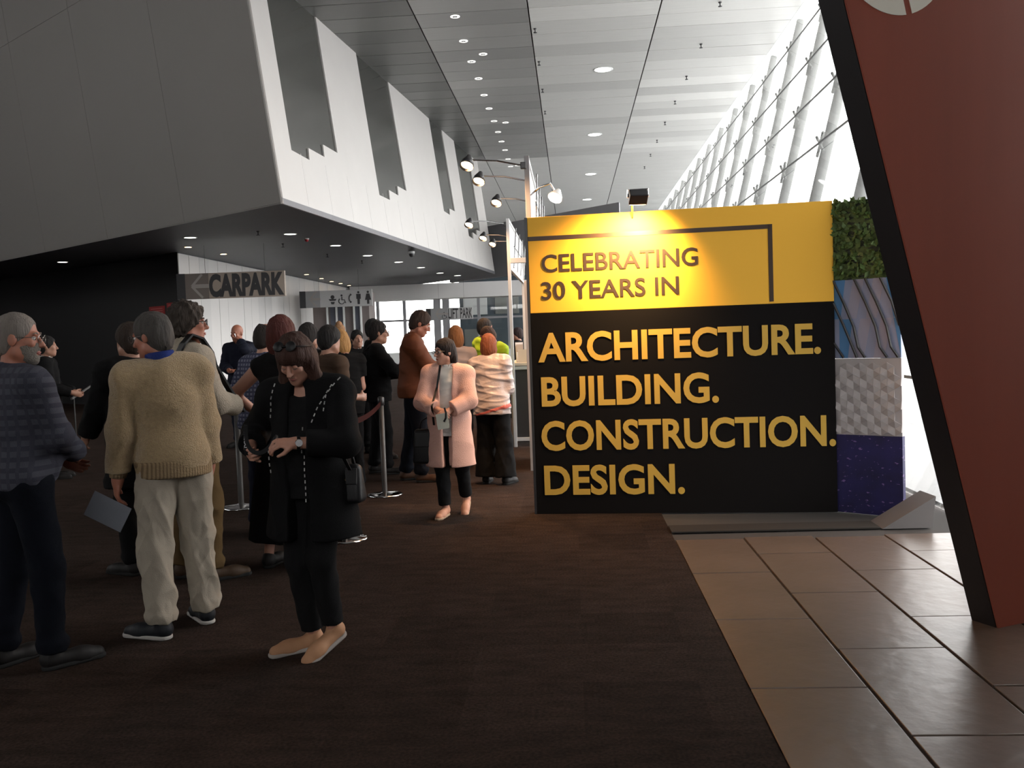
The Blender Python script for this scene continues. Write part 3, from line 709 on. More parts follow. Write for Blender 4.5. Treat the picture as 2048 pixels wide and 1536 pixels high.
# clear leaflet holders on the counter
M['acryl'] = mat('clear_plastic', (.5, .5, .52), .15, spec=.6)
for i, (dx, rz) in enumerate(((.10, .2), (.24, -.15), (.36, .3))):
    o = empty('leaflet_holder', (k0.x + dx, kd + .32, cz + .02), rz, ('left', 'middle', 'right')[i] + ' clear leaflet holder on the cream counter top beside the sign', 'leaflet holder', 'leaflet holders on the counter')
    link('back_plate', join([g_box((0, .05, .14), (.11, .006, .28), 0, Matrix.Rotation(-.2, 3, 'X'))]), o, M['acryl'])
    link('pocket', join([g_box((0, -.01, .07), (.11, .05, .14), .004, Matrix.Rotation(-.2, 3, 'X'))]), o, M['acryl'])
    link('leaflets', join([g_box((0, .02, .15), (.095, .02, .2), 0, Matrix.Rotation(-.2, 3, 'X'))]), o, M['signt'])
# dark booth partition seen edge-on behind the sign
q0 = at_d(1057, 700, 10.4)
part_ = empty('partition', (q0.x, q0.y, 0), 0, 'dark upright booth partition edge just left of the sign', 'partition')
zt = at_d(1057, 562, 10.4).z
link('panel', join([g_box((0, .5, zt / 2), (.05, .9, zt - .02))]), part_, mat('brown_partition', (.07, .05, .045), .6))
for y in (0, 1.0): link('post', join([beamg((0, y, 0), (0, y, zt))]), part_, M['grey'])

# big white lamp on a bent arm behind the sign, black floodlight above the sign
wl = at_d(1110, 396, 8.2)
o = empty('arm_lamp', (p1_.x, wl.y, wl.z), 0, 'bright white lamp on a bent arm above the left end of the sign', 'lamp')
ax = Vector((-.35, -.55, -.76)).normalized(); R = look(ax); c = Vector((wl.x - p1_.x, 0, 0))
link('arm', join([g_tube([(0, 0, .02), (.10, 0, .10), (.20, 0, .13), c + Vector((-.02, .03, .10)), c - ax * .05], .010, 6)], True), o, M['chrome'])
link('lamp_head', join([g_lathe([(.02, -.10), (.03, -.08), (.062, -.02), (.07, .0), (.064, .0), (.055, -.02), (.01, -.06)], 18, R, c)], True), o, M['steel'])
link('bulb', join([g_lathe([(.001, -.015), (.058, -.015), (.060, .002), (.001, .006)], 18, R, c)], True), o, mat('white_lamp_glow', (1, 1, 1), .5, emit=(1, .97, .92), estr=30))
def floodlight(px_, py_, off, lab, energy, tgt):
    fl = at_plane(px_, py_, BLp + bn * off, bn)
    o = empty('floodlight', fl, 0, lab, 'lamp'); o.rotation_euler = (0, 0, math.atan2(bx.y, bx.x))
    aim = (Vector(tgt) - fl); Rz = Matrix.Rotation(-math.atan2(bx.y, bx.x), 3, 'Z'); al = (Rz @ aim).normalized()
    R = look(al)
    link('housing', join([g_box((0, 0, 0), (.145, .075, .10), .008, R)]), o, M['dark'])
    link('lens', join([g_box(al * .052, (.125, .06, .006), 0, R)]), o, M['warm'])
    link('yoke', join([g_tube([(-.08, 0, .0), (-.08, .0, .06), (.08, .0, .06), (.08, 0, .0)], .006, 6)]), o, M['chrome'])
    link('arm', join([g_tube([(-.03, 0, .055), (-.05, off * .5, .03), (-.06, off + .05, -.13), (-.06, off + .10, -.30)], .009, 6)], True), o, M['chrome'])
    ld = bpy.data.lights.new('flood', 'SPOT'); ld.energy = energy; ld.color = (1, .60, .24); ld.spot_size = math.radians(118); ld.spot_blend = .9; ld.shadow_soft_size = .05
    l = bpy.data.objects.new('flood_light', ld); COL.objects.link(l); l.parent = o; l.location = al * .07; l.rotation_euler = (-al).to_track_quat('Z', 'Y').to_euler()
    return o
u_, z_ = bl(1255, 500)
floodlight(1276, 394, .46, 'black floodlight on an arm over the top edge of the yellow sign', 330, BLp + bx * u_ + Vector((0, 0, z_ - .05)))

# ------------------------------------------------------------------ queue barriers
M['belt'] = mat('dark_red_belt', (.030, .008, .007), .9, spec=.05)
def stanchion(x, y, lab, h=.98):
    p = at_z(x, y); o = empty('stanchion', p, 0, lab, 'stanchion', 'belt barrier posts')
    link('base', join([g_lathe([(.001, 0), (.175, 0), (.178, .008), (.165, .016), (.05, .028), (.035, .034), (.001, .034)], 28)], True), o, M['chrome'])
    link('post', join([g_lathe([(.026, .03), (.026, h - .08), (.001, h - .08)], 14)], True), o, mat('grey_post_metal', (.06, .057, .055), .45, metal=.2))
    link('belt_head', join([g_lathe([(.03, h - .085), (.034, h - .08), (.034, h - .01), (.02, h), (.001, h)], 14)], True), o, M['dark'])
    return o, p
s1, sp1 = stanchion(770, 990, 'belt barrier post with round chrome base beside the man in rust jacket')
s2, sp2 = stanchion(690, 1079, 'belt barrier post with chrome base just behind the woman in black')
s3, sp3 = stanchion(483, 1015, 'belt barrier post behind the khaki trousers and the red-haired woman')
def belt(a, b, lab, sag=.06, h=.915):
    d = (b - a); d.z = 0; L = d.length; d.normalize(); n = Vector((-d.y, d.x, 0)); V = []; Fc = []
    N = 12
    for i in range(N + 1):
        t = .036 / L + (1 - .072 / L) * i / N; p = a.lerp(b, t); z = h - sag * 4 * t * (1 - t)
        for dz in (-.024, .024): V.append(Vector((p.x, p.y, z + dz)))
    Fc = [[2 * i, 2 * i + 2, 2 * i + 3, 2 * i + 1] for i in range(N)]
    V2 = V + [v + n * .002 for v in V]; k = len(V)
    Fc += [[q + k for q in f[::-1]] for f in Fc]
    link('barrier_belt', me_from(V2, Fc), mat=M['belt'], label=lab, cat='belt', group='barrier belts')
belt(sp1, sp2, 'dark red barrier belt running from the rust-jacket man to the woman in black')
belt(sp2, sp3, 'dark barrier belt passing behind the woman in black')
# ------------------------------------------------------------------ implicit surfaces for people and cloth
class Field:
    def __init__(s, lo, hi, h):
        s.h = h; s.lo = np.array(lo, np.float32) - 2 * h; n = np.ceil((np.array(hi) + 2 * h - s.lo) / h).astype(int) + 1
        s.a = np.full(n, 9., np.float32); s.n = n
    def sub(s, lo, hi, m):
        i0 = np.maximum(0, np.floor((np.array(lo) - m - s.lo) / s.h).astype(int)); i1 = np.minimum(s.n, np.ceil((np.array(hi) + m - s.lo) / s.h).astype(int) + 1)
        if (i1 <= i0).any(): return None
        ax = [(s.lo[k] + s.h * np.arange(i0[k], i1[k])).astype(np.float32) for k in range(3)]
        return tuple(slice(i0[k], i1[k]) for k in range(3)), ax[0][:, None, None], ax[1][None, :, None], ax[2][None, None, :]
    def put(s, d, sl, k, op):
        a = s.a[sl]
        if op == 'u':
            if k > 0:
                h = np.clip(.5 + .5 * (a - d) / k, 0, 1); s.a[sl] = a + (d - a) * h - k * h * (1 - h)
            else: s.a[sl] = np.minimum(a, d)
        else:
            if k > 0:
                d = -d; h = np.clip(.5 + .5 * (d - a) / k, 0, 1); s.a[sl] = a + (d - a) * h + k * h * (1 - h)
            else: s.a[sl] = np.maximum(a, -d)
    def cone(s, A, B, r1, r2, k=.02, op='u', sq=1., sqax=1, cutA=None, cutB=None):
        """round cone A->B; sq < 1 flattens along axis sqax; cutA / cutB give a flat end"""
        A = np.array(A, np.float32); B = np.array(B, np.float32); rm = max(r1, r2)
        q = s.sub(np.minimum(A, B) - rm, np.maximum(A, B) + rm, k + 2.5 * s.h)
        if q is None: return
        sl, x, y, z = q; c = [x - A[0], y - A[1], z - A[2]]; D = (B - A).copy()
        if sq != 1.: c[sqax] = c[sqax] / sq; D[sqax] = D[sqax] / sq
        L2 = float((D * D).sum()) + 1e-9
        t = (c[0] * D[0] + c[1] * D[1] + c[2] * D[2]) / L2; tc = np.clip(t, 0, 1)
        d = np.sqrt((c[0] - tc * D[0]) ** 2 + (c[1] - tc * D[1]) ** 2 + (c[2] - tc * D[2]) ** 2) - (r1 + (r2 - r1) * tc)
        if sq < 1.: d = d * (.5 + .5 * sq)
        L = math.sqrt(L2)
        if cutB is not None: d = np.maximum(d, (t - cutB) * L)
        if cutA is not None: d = np.maximum(d, (cutA - t) * L)
        s.put(d, sl, k, op)
    def ell(s, C, r, R=None, k=.02, op='u'):
        C = np.array(C, np.float32); r = np.array(r, np.float32); rm = float(r.max())
        if R is None: lo, hi = C - r, C + r
        else:
            Rm = np.array(R, np.float32); e = np.sqrt((Rm ** 2 * r[None, :] ** 2).sum(1)); lo, hi = C - e, C + e
        q = s.sub(lo, hi, k + 2.5 * s.h)
        if q is None: return
        sl, x, y, z = q; X, Y, Z = x - C[0], y - C[1], z - C[2]
        if R is not None: X, Y, Z = (Rm[0, 0] * X + Rm[1, 0] * Y + Rm[2, 0] * Z, Rm[0, 1] * X + Rm[1, 1] * Y + Rm[2, 1] * Z, Rm[0, 2] * X + Rm[1, 2] * Y + Rm[2, 2] * Z)
        k0 = np.sqrt((X / r[0]) ** 2 + (Y / r[1]) ** 2 + (Z / r[2]) ** 2); k1 = np.sqrt((X / r[0] ** 2) ** 2 + (Y / r[1] ** 2) ** 2 + (Z / r[2] ** 2) ** 2)
        s.put(k0 * (k0 - 1) / (k1 + 1e-6), sl, k, op)
    def plane(s, P, n):                 # keep the side n points away from
        x, y, z = [(s.lo[k] + s.h * np.arange(s.n[k])).astype(np.float32) for k in range(3)]
        n = np.array(n, np.float32); n /= np.linalg.norm(n); P = np.array(P)
        d = ((x - P[0]) * n[0])[:, None, None] + ((y - P[1]) * n[1])[None, :, None] + ((z - P[2]) * n[2])[None, None, :]
        s.a = np.maximum(s.a, d)
    def mesh(s):
        a = s.a; a[0] = a[-1] = 1; a[:, 0] = a[:, -1] = 1; a[:, :, 0] = a[:, :, -1] = 1
        g = a < 0; cells = tuple(n - 1 for n in a.shape)
        cnt = np.zeros(cells, np.uint8)
        off = [(i, j, k) for i in (0, 1) for j in (0, 1) for k in (0, 1)]
        for i, j, k in off: cnt += g[i:i + cells[0], j:j + cells[1], k:k + cells[2]]
        m = (cnt > 0) & (cnt < 8); ci = np.argwhere(m); idx = np.full(cells, -1, np.int32); idx[m] = np.arange(len(ci))
        val = {o: a[ci[:, 0] + o[0], ci[:, 1] + o[1], ci[:, 2] + o[2]] for o in off}
        acc = np.zeros((len(ci), 3), np.float32); num = np.zeros(len(ci), np.float32)
        for o in off:
            for ax in range(3):
                if o[ax]: continue
                p = list(o); p[ax] = 1; p = tuple(p); va, vb = val[o], val[p]; cr = (va < 0) != (vb < 0)
                t = np.where(cr, va / (va - vb + 1e-12), 0)
                for q in range(3):
                    acc[:, q] += np.where(cr, o[q] + (t if q == ax else 0), 0)
                num += cr
        V = (ci + acc / num[:, None]) * s.h + s.lo
        Q = []
        for ax in range(3):
            b, c = [(1, 2), (2, 0), (0, 1)][ax]
            sh = [slice(None)] * 3; s0 = list(sh); s1 = list(sh); s0[ax] = slice(0, -1); s1[ax] = slice(1, None)
            e0, e1 = g[tuple(s0)], g[tuple(s1)]; ed = np.argwhere(e0 != e1); sg = e0[tuple(ed.T)]
            ok = (ed[:, b] > 0) & (ed[:, c] > 0) & (ed[:, b] < cells[b]) & (ed[:, c] < cells[c]); ed = ed[ok]; sg = sg[ok]
            def ix(db, dc):
                q = ed.copy(); q[:, b] += db; q[:, c] += dc; return idx[tuple(q.T)]
            f = np.stack([ix(-1, -1), ix(0, -1), ix(0, 0), ix(-1, 0)], 1); f[~sg] = f[~sg][:, ::-1]; Q.append(f)
        return V.astype(np.float32), np.concatenate(Q)
def np_mesh(V, Q, fold=None, seed=0, smooth=1):
    if smooth:                          # one Laplacian pass takes the voxel steps out
        for _ in range(smooth):
            acc = np.zeros_like(V); n = np.zeros(len(V), np.float32)
            for i in range(4):
                a, b = Q[:, i], Q[:, (i + 1) % 4]
                for q in range(3): acc[:, q] += np.bincount(a, V[b, q], len(V))
                n += np.bincount(a, minlength=len(V))
            V = .5 * V + .5 * acc / np.maximum(n, 1)[:, None]
    me = bpy.data.meshes.new('m'); nq = len(Q)
    me.vertices.add(len(V)); me.vertices.foreach_set('co', V.astype(np.float32).ravel())
    me.loops.add(nq * 4); me.loops.foreach_set('vertex_index', Q.astype(np.int32).ravel())
    me.polygons.add(nq); me.polygons.foreach_set('loop_start', np.arange(0, nq * 4, 4, dtype=np.int32)); me.polygons.foreach_set('loop_total', np.full(nq, 4, np.int32))
    me.polygons.foreach_set('use_smooth', np.ones(nq, bool)); me.update(calc_edges=True)
    if fold:
        N = np.empty(len(V) * 3, np.float32); me.vertices.foreach_get('normal', N); N = N.reshape(-1, 3)
        amp, fr, st = fold; P = V * np.array(st, np.float32) * fr; rg = np.random.RandomState(seed); n = 0
        for i in range(6):
            d = rg.normal(size=3); d /= np.linalg.norm(d); d2 = rg.normal(size=3); f = rg.uniform(.6, 1.7)
            n = n + 1 - 1.57 * np.abs(np.sin(P @ d * f + rg.uniform(0, 6) + 1.6 * np.sin(P @ d2 * .45 + rg.uniform(0, 6))))
        n = np.clip(n / 2.6, -.38, 1.2)
        V = V + N * (n * abs(amp))[:, None]; me.vertices.foreach_set('co', V.astype(np.float32).ravel()); me.update()
    return me
def V3(*a): return np.array(a, float)
def rot(ax, deg):
    return np.array(Matrix.Rotation(math.radians(deg), 3, ax))
def unit(v): return v / (np.linalg.norm(v) + 1e-9)
def ik(Sp, T, l1, l2, pole):
    d = T - Sp; L = np.linalg.norm(d); mx = (l1 + l2) * .998
    if L > mx: T = Sp + d / L * mx; L = mx
    d = unit(T - Sp); a = (l1 * l1 - l2 * l2 + L * L) / (2 * L); h = math.sqrt(max(0, l1 * l1 - a * a))
    p = pole - d * np.dot(pole, d); return Sp + d * a + unit(p) * h, T

SK = {}
def skin(c):
    if c not in SK:
        SK[c] = mat('skin', {'fair': (.40, .20, .14), 'mid': (.30, .15, .10), 'ruddy': (.30, .115, .072), 'dark': (.22, .11, .075)}[c], .55, var=.12, vscale=14, bump=.05, bscale=200)
        SK[c].node_tree.nodes['Principled BSDF'].inputs['Subsurface Weight'].default_value = .0
    return SK[c]
CM = {}
def cloth(name, col, rough=.85, **k):
    if name not in CM: CM[name] = mat(name, col, rough, var=k.pop('var', .15), vscale=k.pop('vscale', 8), bump=k.pop('bump', .25), bscale=k.pop('bscale', 260), spec=k.pop('spec', .08), **k)
    return CM[name]
M['eyewhite'] = mat('eye_white', (.6, .57, .54), .25); M['iris'] = mat('dark_iris', (.02, .012, .008), .15)
M['lips'] = mat('lip_skin', (.30, .095, .08), .5)
M['lens'] = mat('spectacle_lens', (.25, .25, .25), .08); M['wire'] = mat('spectacle_wire', (.16, .15, .14), .3, metal=.8)

def person(px, py, yaw_deg, top_px, label, group=None, h=.009, sex='m', skn='fair', lean=0, side=0, hyaw=0, hpitch=0, hroll=0, rh=None, lh=None,
           feet=None, belly=0., wide=1., rpole=None, lpole=None, rgrip=.6, lgrip=.6, hair='short', haircol=(.03, .02, .015), height=None,
           top=None, bottom=None, shoes=(.012, .011, .011), sole=None, glasses=None, face=True, bare_legs=False, extra=None, twist=0, hipx=0., rpalm=None, lpalm=None, armr=1., eyes=True):
    """one standing figure; px,py = where it stands, top_px = crown of the head in the photograph (gives the height)"""
    P0 = at_z(px, py); dd = (P0 - CP).dot(FW)
    if height is None:
        Ht = at_d(px, top_px, dd).z
    else: Ht = height
    sc = Ht / 1.755
    F = sex == 'f'
    Rb = rot('X', -lean) @ rot('Y', side)
    pel = V3(hipx, 0, .93); T = lambda p: pel + Rb @ (rot('Z', twist) @ (np.array(p, float) - V3(0, 0, .93)))
    sw = (.168 if F else .188) * wide
    Nk = T((0, -.012, 1.455)); SR = T((sw, -.005, 1.405)); SL = T((-sw, -.005, 1.405))
    Rh = Rb @ rot('Z', hyaw) @ rot('X', -hpitch) @ rot('Y', hroll)
    Hc = Nk + (.55 * Rb + .45 * Rh) @ V3(0, .022, .068) + Rh @ V3(0, .012, .105)
    HL = lambda p: Hc + Rh @ np.array(p, float)
    # arms
    LU, LF = .285, .25
    if rh is None: rh = (sw + .075, .04, .80)
    if lh is None: lh = (-sw - .075, .04, .80)
    WR0 = np.array(rh, float) if not callable(rh) else rh(T); WL0 = np.array(lh, float)
    ER, WR = ik(SR, WR0, LU, LF, V3(*(rpole or (.35, -1, -.2)))); EL, WL = ik(SL, WL0, LU, LF, V3(*(lpole or (-.35, -1, -.2))))
    # legs
    feet = feet or ((.10, 0, -6, 0, 0), (-.10, 0, 6, 0, 0))     # x, y, toe-out yaw, lift, pitch
    hipR, hipL = pel + V3(.088, 0, -.025), pel + V3(-.088, 0, -.025)
    legs = []
    for hp, (fx, fy, fyaw, lift, pitch) in ((hipR, feet[0]), (hipL, feet[1])):
        Rf = rot('Z', fyaw) @ rot('X', -pitch); base = V3(fx, fy, lift); toe = base + rot('Z', fyaw) @ V3(0, .13, 0)
        ank = toe + Rf @ V3(0, -.155, .085) if pitch else base + Rf @ V3(0, -.025, .085)
        ll = np.linalg.norm(ank - hp) * (1.003 if not pitch else 1.012); kn, an = ik(hp, ank, ll * .505, ll * .495, rot('Z', fyaw) @ V3(0, 1, .1)); legs.append((hp, kn, an, Rf, toe))
    root_loc = (P0.x, P0.y, 0); yaw = math.radians(yaw_deg)
    allp = np.array([Hc + V3(0, 0, .16), ER, EL, WR, WL, SR, SL] + [q for l in legs for q in (l[1], l[2], l[4])])
    lo = allp.min(0) - .30; hi = allp.max(0) + .30; lo[2] = -.02; hi[2] = Hc[2] + .19
    # ---- body
    f = Field(lo, hi, h)
    def torso(f, o, k=.05):
        f.ell(T((0, -.012, .96)), ((.165 if not F else .172) * wide + o, .112 + o, .13 + o), Rb, k)
        f.ell(T((0, .004, 1.10)), ((.142 if not F else .128) * wide + o, .098 + o, .16 + o), Rb, k)
        if belly: f.ell(T((0, .05 + belly * .3, 1.07)), (.135 * wide + o, .09 + belly + o, .15 + o), Rb, k)
        f.ell(T((0, -.006, 1.28)), (.158 * wide + o, .108 + o, .17 + o), Rb, k)
        f.cone(SR, SL, .062 + o, .062 + o, k); ot = o * .45; f.cone(Nk + Rb @ V3(0, -.012, -.008), (SR + Nk) / 2, .048 + ot, .054 + o * .8, k); f.cone(Nk + Rb @ V3(0, -.012, -.008), (SL + Nk) / 2, .048 + ot, .054 + o * .8, k)
    def arm(f, Sp, E, W, o, k=.03, upto=None, r=(.054, .042, .029)):
        r = [q * armr for q in r]
        if upto is None or upto > 1:
            f.cone(Sp, E, r[0] + o, r[1] + o, k); f.cone(E, W, r[1] + o, r[2] + o * 1.1, k, cutB=None if upto is None else upto - 1)
        else: f.cone(Sp, E, r[0] + o * 1.2, r[1] + o * 1.3, k, cutB=upto)
    torso(f, -.008); arm(f, SR, ER, WR, 0); arm(f, SL, EL, WL, 0)
    f.cone(Nk + V3(0, 0, -.04), HL((0, -.02, -.05)), .06 if not F else .052, .054 if not F else .047, .03)
    for hp, kn, an, Rf, toe in legs:
        f.cone(hp, kn, .076, .046, .04); f.cone(kn, an, .046, .034, .03); f.ell(kn + (an - kn) * .28 + V3(0, -.012, 0), (.042, .044, .11), None, .03)
        f.cone(an + Rf @ V3(0, .005, -.045), toe + Rf @ V3(0, .02, .030), .026, .018, .02)
    # head
    f.ell(HL((0, -.014, .03)), (.074, .095, .092), Rh, .02); f.ell(HL((0, .024, -.042)), (.056 if F else .060, .066, .078), Rh, .03)
    f.ell(HL((0, .064, -.100)), (.026, .020, .018), Rh, .02); f.cone(HL((-.055, .005, -.07)), HL((0, .055, -.095)), .02, .02, .03); f.cone(HL((.055, .005, -.07)), HL((0, .055, -.095)), .02, .02, .03)
    if face:
        for s_ in (-1, 1):
            f.ell(HL((s_ * .031, .100, .004)), (.020, .018, .012), Rh, .012, 's')
            f.ell(HL((s_ * .076, -.008, -.008)), (.010, .020, .031), Rh, .006)
            f.ell(HL((s_ * .040, .068, -.022)), (.018, .016, .016), Rh, .02)
        f.cone(HL((-.034, .080, .024)), HL((.034, .080, .024)), .011, .011, .012)
        f.cone(HL((0, .088, .010)), HL((0, .112, -.030)), .008, .0125, .010); f.ell(HL((0, .096, -.034)), (.017, .012, .009), Rh, .006)
        f.ell(HL((0, .086, -.062)), (.022, .012, .007), Rh, .004); f.ell(HL((0, .084, -.072)), (.019, .012, .006), Rh, .004)
    # hands
    for sgn, E, W, grip, pal in ((1, ER, WR, rgrip, rpalm), (-1, EL, WL, lgrip, lpalm)):
        D = unit(W - E); pn = V3(*pal) if pal is not None else V3(-sgn, .15, 0)
        pn = unit(pn - D * np.dot(pn, D)); lat = unit(np.cross(D, pn)); 
        if lat[1] < 0 and pal is None: lat = -lat
        if pal is not None and sgn * np.dot(np.cross(pn, D), lat) < 0: lat = -lat
        R_ = np.stack([lat, pn, D], 1)
        f.cone(W, W + D * .03, .027, .026, .02); f.ell(W + D * .052, (.040, .016, .048), R_, .012)
        for i, (ofs, ln) in enumerate(((.030, .066), (.010, .076), (-.010, .072), (-.029, .056))):
            p = W + D * (.090 - abs(ofs) * .15) + lat * ofs; a = .25 + grip * .5; dr = D
            for sgm, rr_ in ((.42, .0092), (.32, .0084), (.26, .0075)):
                dr = unit(D * math.cos(a) + pn * math.sin(a)); q = p + dr * ln * sgm * 1.05; f.cone(p, q, rr_, rr_ * .92, .004); p = q; a += grip * .75
        p = W + D * .030 + lat * .030 + pn * .006; dr = unit(D * .65 + lat * .55 + pn * .35); q = p + dr * .042; f.cone(p, q, .014, .011, .012)
        f.cone(q, q + unit(D * .8 + lat * .05 + pn * .5) * .034, .0105, .0085, .005)
    me = np_mesh(*f.mesh()); me.materials.append(skin(skn))
    o = link('person', me, loc=root_loc, label=label, cat='person', group=group); o.rotation_euler = (0, 0, yaw); o.scale = (sc, sc, sc)
    W2 = Matrix.Translation(root_loc) @ Matrix.Rotation(yaw, 4, 'Z') @ Matrix.Scale(sc, 4)
    def add(name, fld, m_, fold=None, seed=1, lab=None):
        v, q = fld.mesh()
        if len(v) == 0: return None
        me = np_mesh(v, q, fold, seed); return link(name, me, o, m_, label=lab)
    hc = max(h, .006)
    # ---- trousers or skirt
    if bottom:
        kind, bm_ = bottom[0], bottom[1]; bo = bottom[2] if len(bottom) > 2 else {}
        f = Field(lo, hi, hc)
        if kind == 'trousers':
            fl = bo.get('flare', 0); off = bo.get('off', .018)
            po = min(off, .018); f.ell(T((0, -.012, .94)), (.162 * wide + po, .110 + po, .12), Rb, .05)
            for hp, kn, an, Rf, toe in legs:
                mid = an + (kn - an) * .06
                f.cone(hp, kn, .084 + off * .8, .056 + off + fl * .3, .035); f.cone(kn, mid, .056 + off + fl * .3, .042 + off + fl, .03, cutB=bo.get('cut', 1.06))
                if bo.get('break', 1): f.ell(mid + V3(0, .012, .02), (.050 + off + fl, .055 + off + fl, .045), None, .02) if not fl else None
            f.plane((0, 0, bo.get('waist', .99)), (0, 0, 1))
            add('trousers', f, bm_, bo.get('fold', (.006, 16, (1, 1, 1.5))), 3)
        else:
            hem = bo.get('hem', .38); r0, r1 = bo.get('r0', .17), bo.get('r1', .27)
            f.ell(T((0, -.012, .97)), (.18 * wide, .13, .14), Rb, .05)
            f.cone((hipx, -.01, .98), (hipx, bo.get('dy', 0), hem - .12), r0, r1 + .03, .05, sq=.72); f.plane((0, 0, hem), (0, 0, -1)); f.plane((0, 0, 1.06), (0, 0, 1))
            add('skirt', f, bm_, (.012, 13, (1, 1, .12)), 5)
    # ---- upper garments (list, inner first)
    for g in (top or []):
        nm, gm, go = g; off = go.get('off', .016); f = Field(lo, hi, hc)
        torso(f, off, .05); slv = go.get('sleeve', 1.92)
        if slv:
            rr = go.get('r', (.056, .046, .034))
            arm(f, SR, ER, WR, off * .9, .03, slv, rr); arm(f, SL, EL, WL, off * .9, .03, slv, rr)
        hem = go.get('hem', .90)
        if hem < .9 or go.get('flare'):
            fl = go.get('flare', .02)
            c0 = T((0, -.005, 1.12)); c1 = T((0, -.005, .93)); c1 = c1 + (V3(0, 0, hem - .12) - V3(0, 0, c1[2])) * V3(0, 0, 1)
            f.cone(c0, c1, .150 * wide + off, .165 * wide + off + fl, .05, sq=.72)
        f.cone(Nk + V3(0, 0, .02), HL((0, 0, -.03)), go.get('neck', .066), .075, .008, 's')
        if go.get('collar'): 
            cr = go['collar']; f.cone(Nk + V3(0, 0, -.01), Nk + unit(HL((0, -.02, -.05)) - Nk) * cr, .070, .068, .012, cutB=1.0); f.cone(Nk + V3(0, .004, .0), Nk + unit(HL((0, -.02, -.05)) - Nk) * .2, .060, .060, .004, 's')
        if 'open' in go:                # an opened front: wedge between the lapels, x half-width at top and hem
            w0, w1, zt, zb = go['open']
            f.cone(T((0, .16, zt)), V3(T((0, .16, zt))[0], .16, zb), w0, w1, .01, 's', sq=3.0)
        if 'scoop' in go:
            f.ell(T((0, .10, go['scoop'])), (.085, .10, .07), Rb, .01, 's')
        if 'band' in go:
            z0, z1, mm = go['band']; keep = f.a.copy(); f.a = f.a - .005; f.plane((0, 0, z1), (-.3, 0, 1)); f.plane((0, 0, z0), (.3, 0, -1)); f.plane((0, 0, hem), (0, 0, -1)); add('colour_band', f, mm, go.get('fold'), go.get('seed', 2)); f.a = keep
        f.plane((0, 0, hem), (0, .0, -1))
        add(nm, f, gm, go.get('fold', (.007, 14, (1, 1, 1.6))), go.get('seed', 2), go.get('lab'))
    # ---- shoes
    for i, (hp, kn, an, Rf, toe) in enumerate(legs):
        f = Field(toe - .30, toe + .30, min(hc, .007)); Q = lambda a, b, c: toe + Rf @ V3(a, b, c)
        f.cone(Q(0, -.165, .045), Q(0, .0, .036), .038, .038, .02, sq=1.); f.cone(Q(0, -.02, .030), Q(0, .062, .026), .042, .034, .03); f.cone(Q(0, -.17, .06), Q(0, -.155, .095), .038, .040, .03, cutB=1.0)
        f.plane(Q(0, 0, .012), Rf @ V3(0, 0, -1)); f.plane(Q(0, 0, .108), Rf @ V3(0, 0, 1))
        sm = cloth('shoe_%d_%d_%d' % tuple(int(c * 999) for c in shoes), shoes, .6, bump=.05, spec=.2); sh = add('shoe', f, sm)
        f = Field(toe - .30, toe + .30, min(hc, .007)); f.cone(Q(0, -.162, .012), Q(0, .060, .012), .043, .042, .0, sq=1.); f.plane(Q(0, 0, .022), Rf @ V3(0, 0, 1)); f.plane(Q(0, 0, .0), Rf @ V3(0, 0, -1))
        v, q = f.mesh(); so = link('sole', np_mesh(v, q, smooth=0), sh or o, cloth('sole_dark', (.02, .02, .02)) if sole is None else cloth('sole_%d' % int(sole[0] * 999), sole))
    # ---- hair
    if hair:
        f = Field(Hc - .36, Hc + .22, min(hc, .007)); th = .012
        hm = cloth('hair_%d_%d_%d' % tuple(int(c * 999) for c in haircol), haircol, .7, bump=.5, bscale=140, var=.45, vscale=30, stretch=(1, 1, .15), spec=.2)
        fold = (.004, 60, (1, 1, .5))
        def cap(th, back=-.055):
            f.ell(HL((0, -.016, .032)), (.074 + th, .096 + th, .092 + th), Rh, .0)
            f.ell(HL((0, -.050, -.020)), (.066 + th, .058 + th, .072 + th), Rh, .02)
        def facecut(top_=.052, wid=.070, low=-.13):
            f.ell(HL((0, .105, top_ - .085)), (wid, .062, .098), Rh, .012, 's'); f.ell(HL((0, .075, top_ - .115)), (wid + .012, .066, .075), Rh, .012, 's')
        if hair in ('short', 'curly', 'balding'):
            cap(.024 if hair == 'curly' else th); facecut(.060 if hair != 'balding' else .075)
            f.plane(HL((0, 0, -.068)), Rh @ V3(0, .5, -1)); 
            f.plane(HL((0, .030, -.02)), Rh @ V3(0, .75, -.66)) if hair != 'curly' else f.plane(HL((0, .035, -.02)), Rh @ V3(0, .75, -.66))
            if hair == 'balding': f.ell(HL((0, .02, .115)), (.066, .088, .045), Rh, .01, 's')
            if hair == 'curly': fold = (.010, 70, (1, 1, 1))
        elif hair == 'crop':
            cap(.006); facecut(.075); f.plane(HL((0, 0, -.055)), Rh @ V3(0, .5, -1)); f.plane(HL((0, .02, -.02)), Rh @ V3(0, .75, -.66)); fold = (.002, 60, (1, 1, 1))
        elif hair in ('bob', 'long', 'tied'):
            cap(.016)
            if hair == 'bob':
                f.ell(HL((0, -.030, -.045)), (.100, .090, .125), Rh, .02); f.plane(HL((0, 0, -.150)), Rh @ V3(0, 0, -1))
            elif hair == 'long':
                f.ell(HL((0, -.030, -.03)), (.096, .085, .12), Rh, .02)
                for s_ in (-1, 1):
                    f.cone(HL((s_ * .075, -.005, 0)), HL((s_ * .088, .012, -.13)), .030, .036, .03); f.cone(HL((s_ * .088, .012, -.13)), Nk + (SR - Nk if s_ > 0 else SL - Nk) * .45 + V3(0, .07, -.05), .036, .022, .03)
                f.cone(HL((0, -.07, -.02)), Nk + V3(0, -.07, -.12), .07, .075, .04)
            else:
                f.ell(HL((0, -.10, -.035)), (.05, .04, .05), Rh, .02)
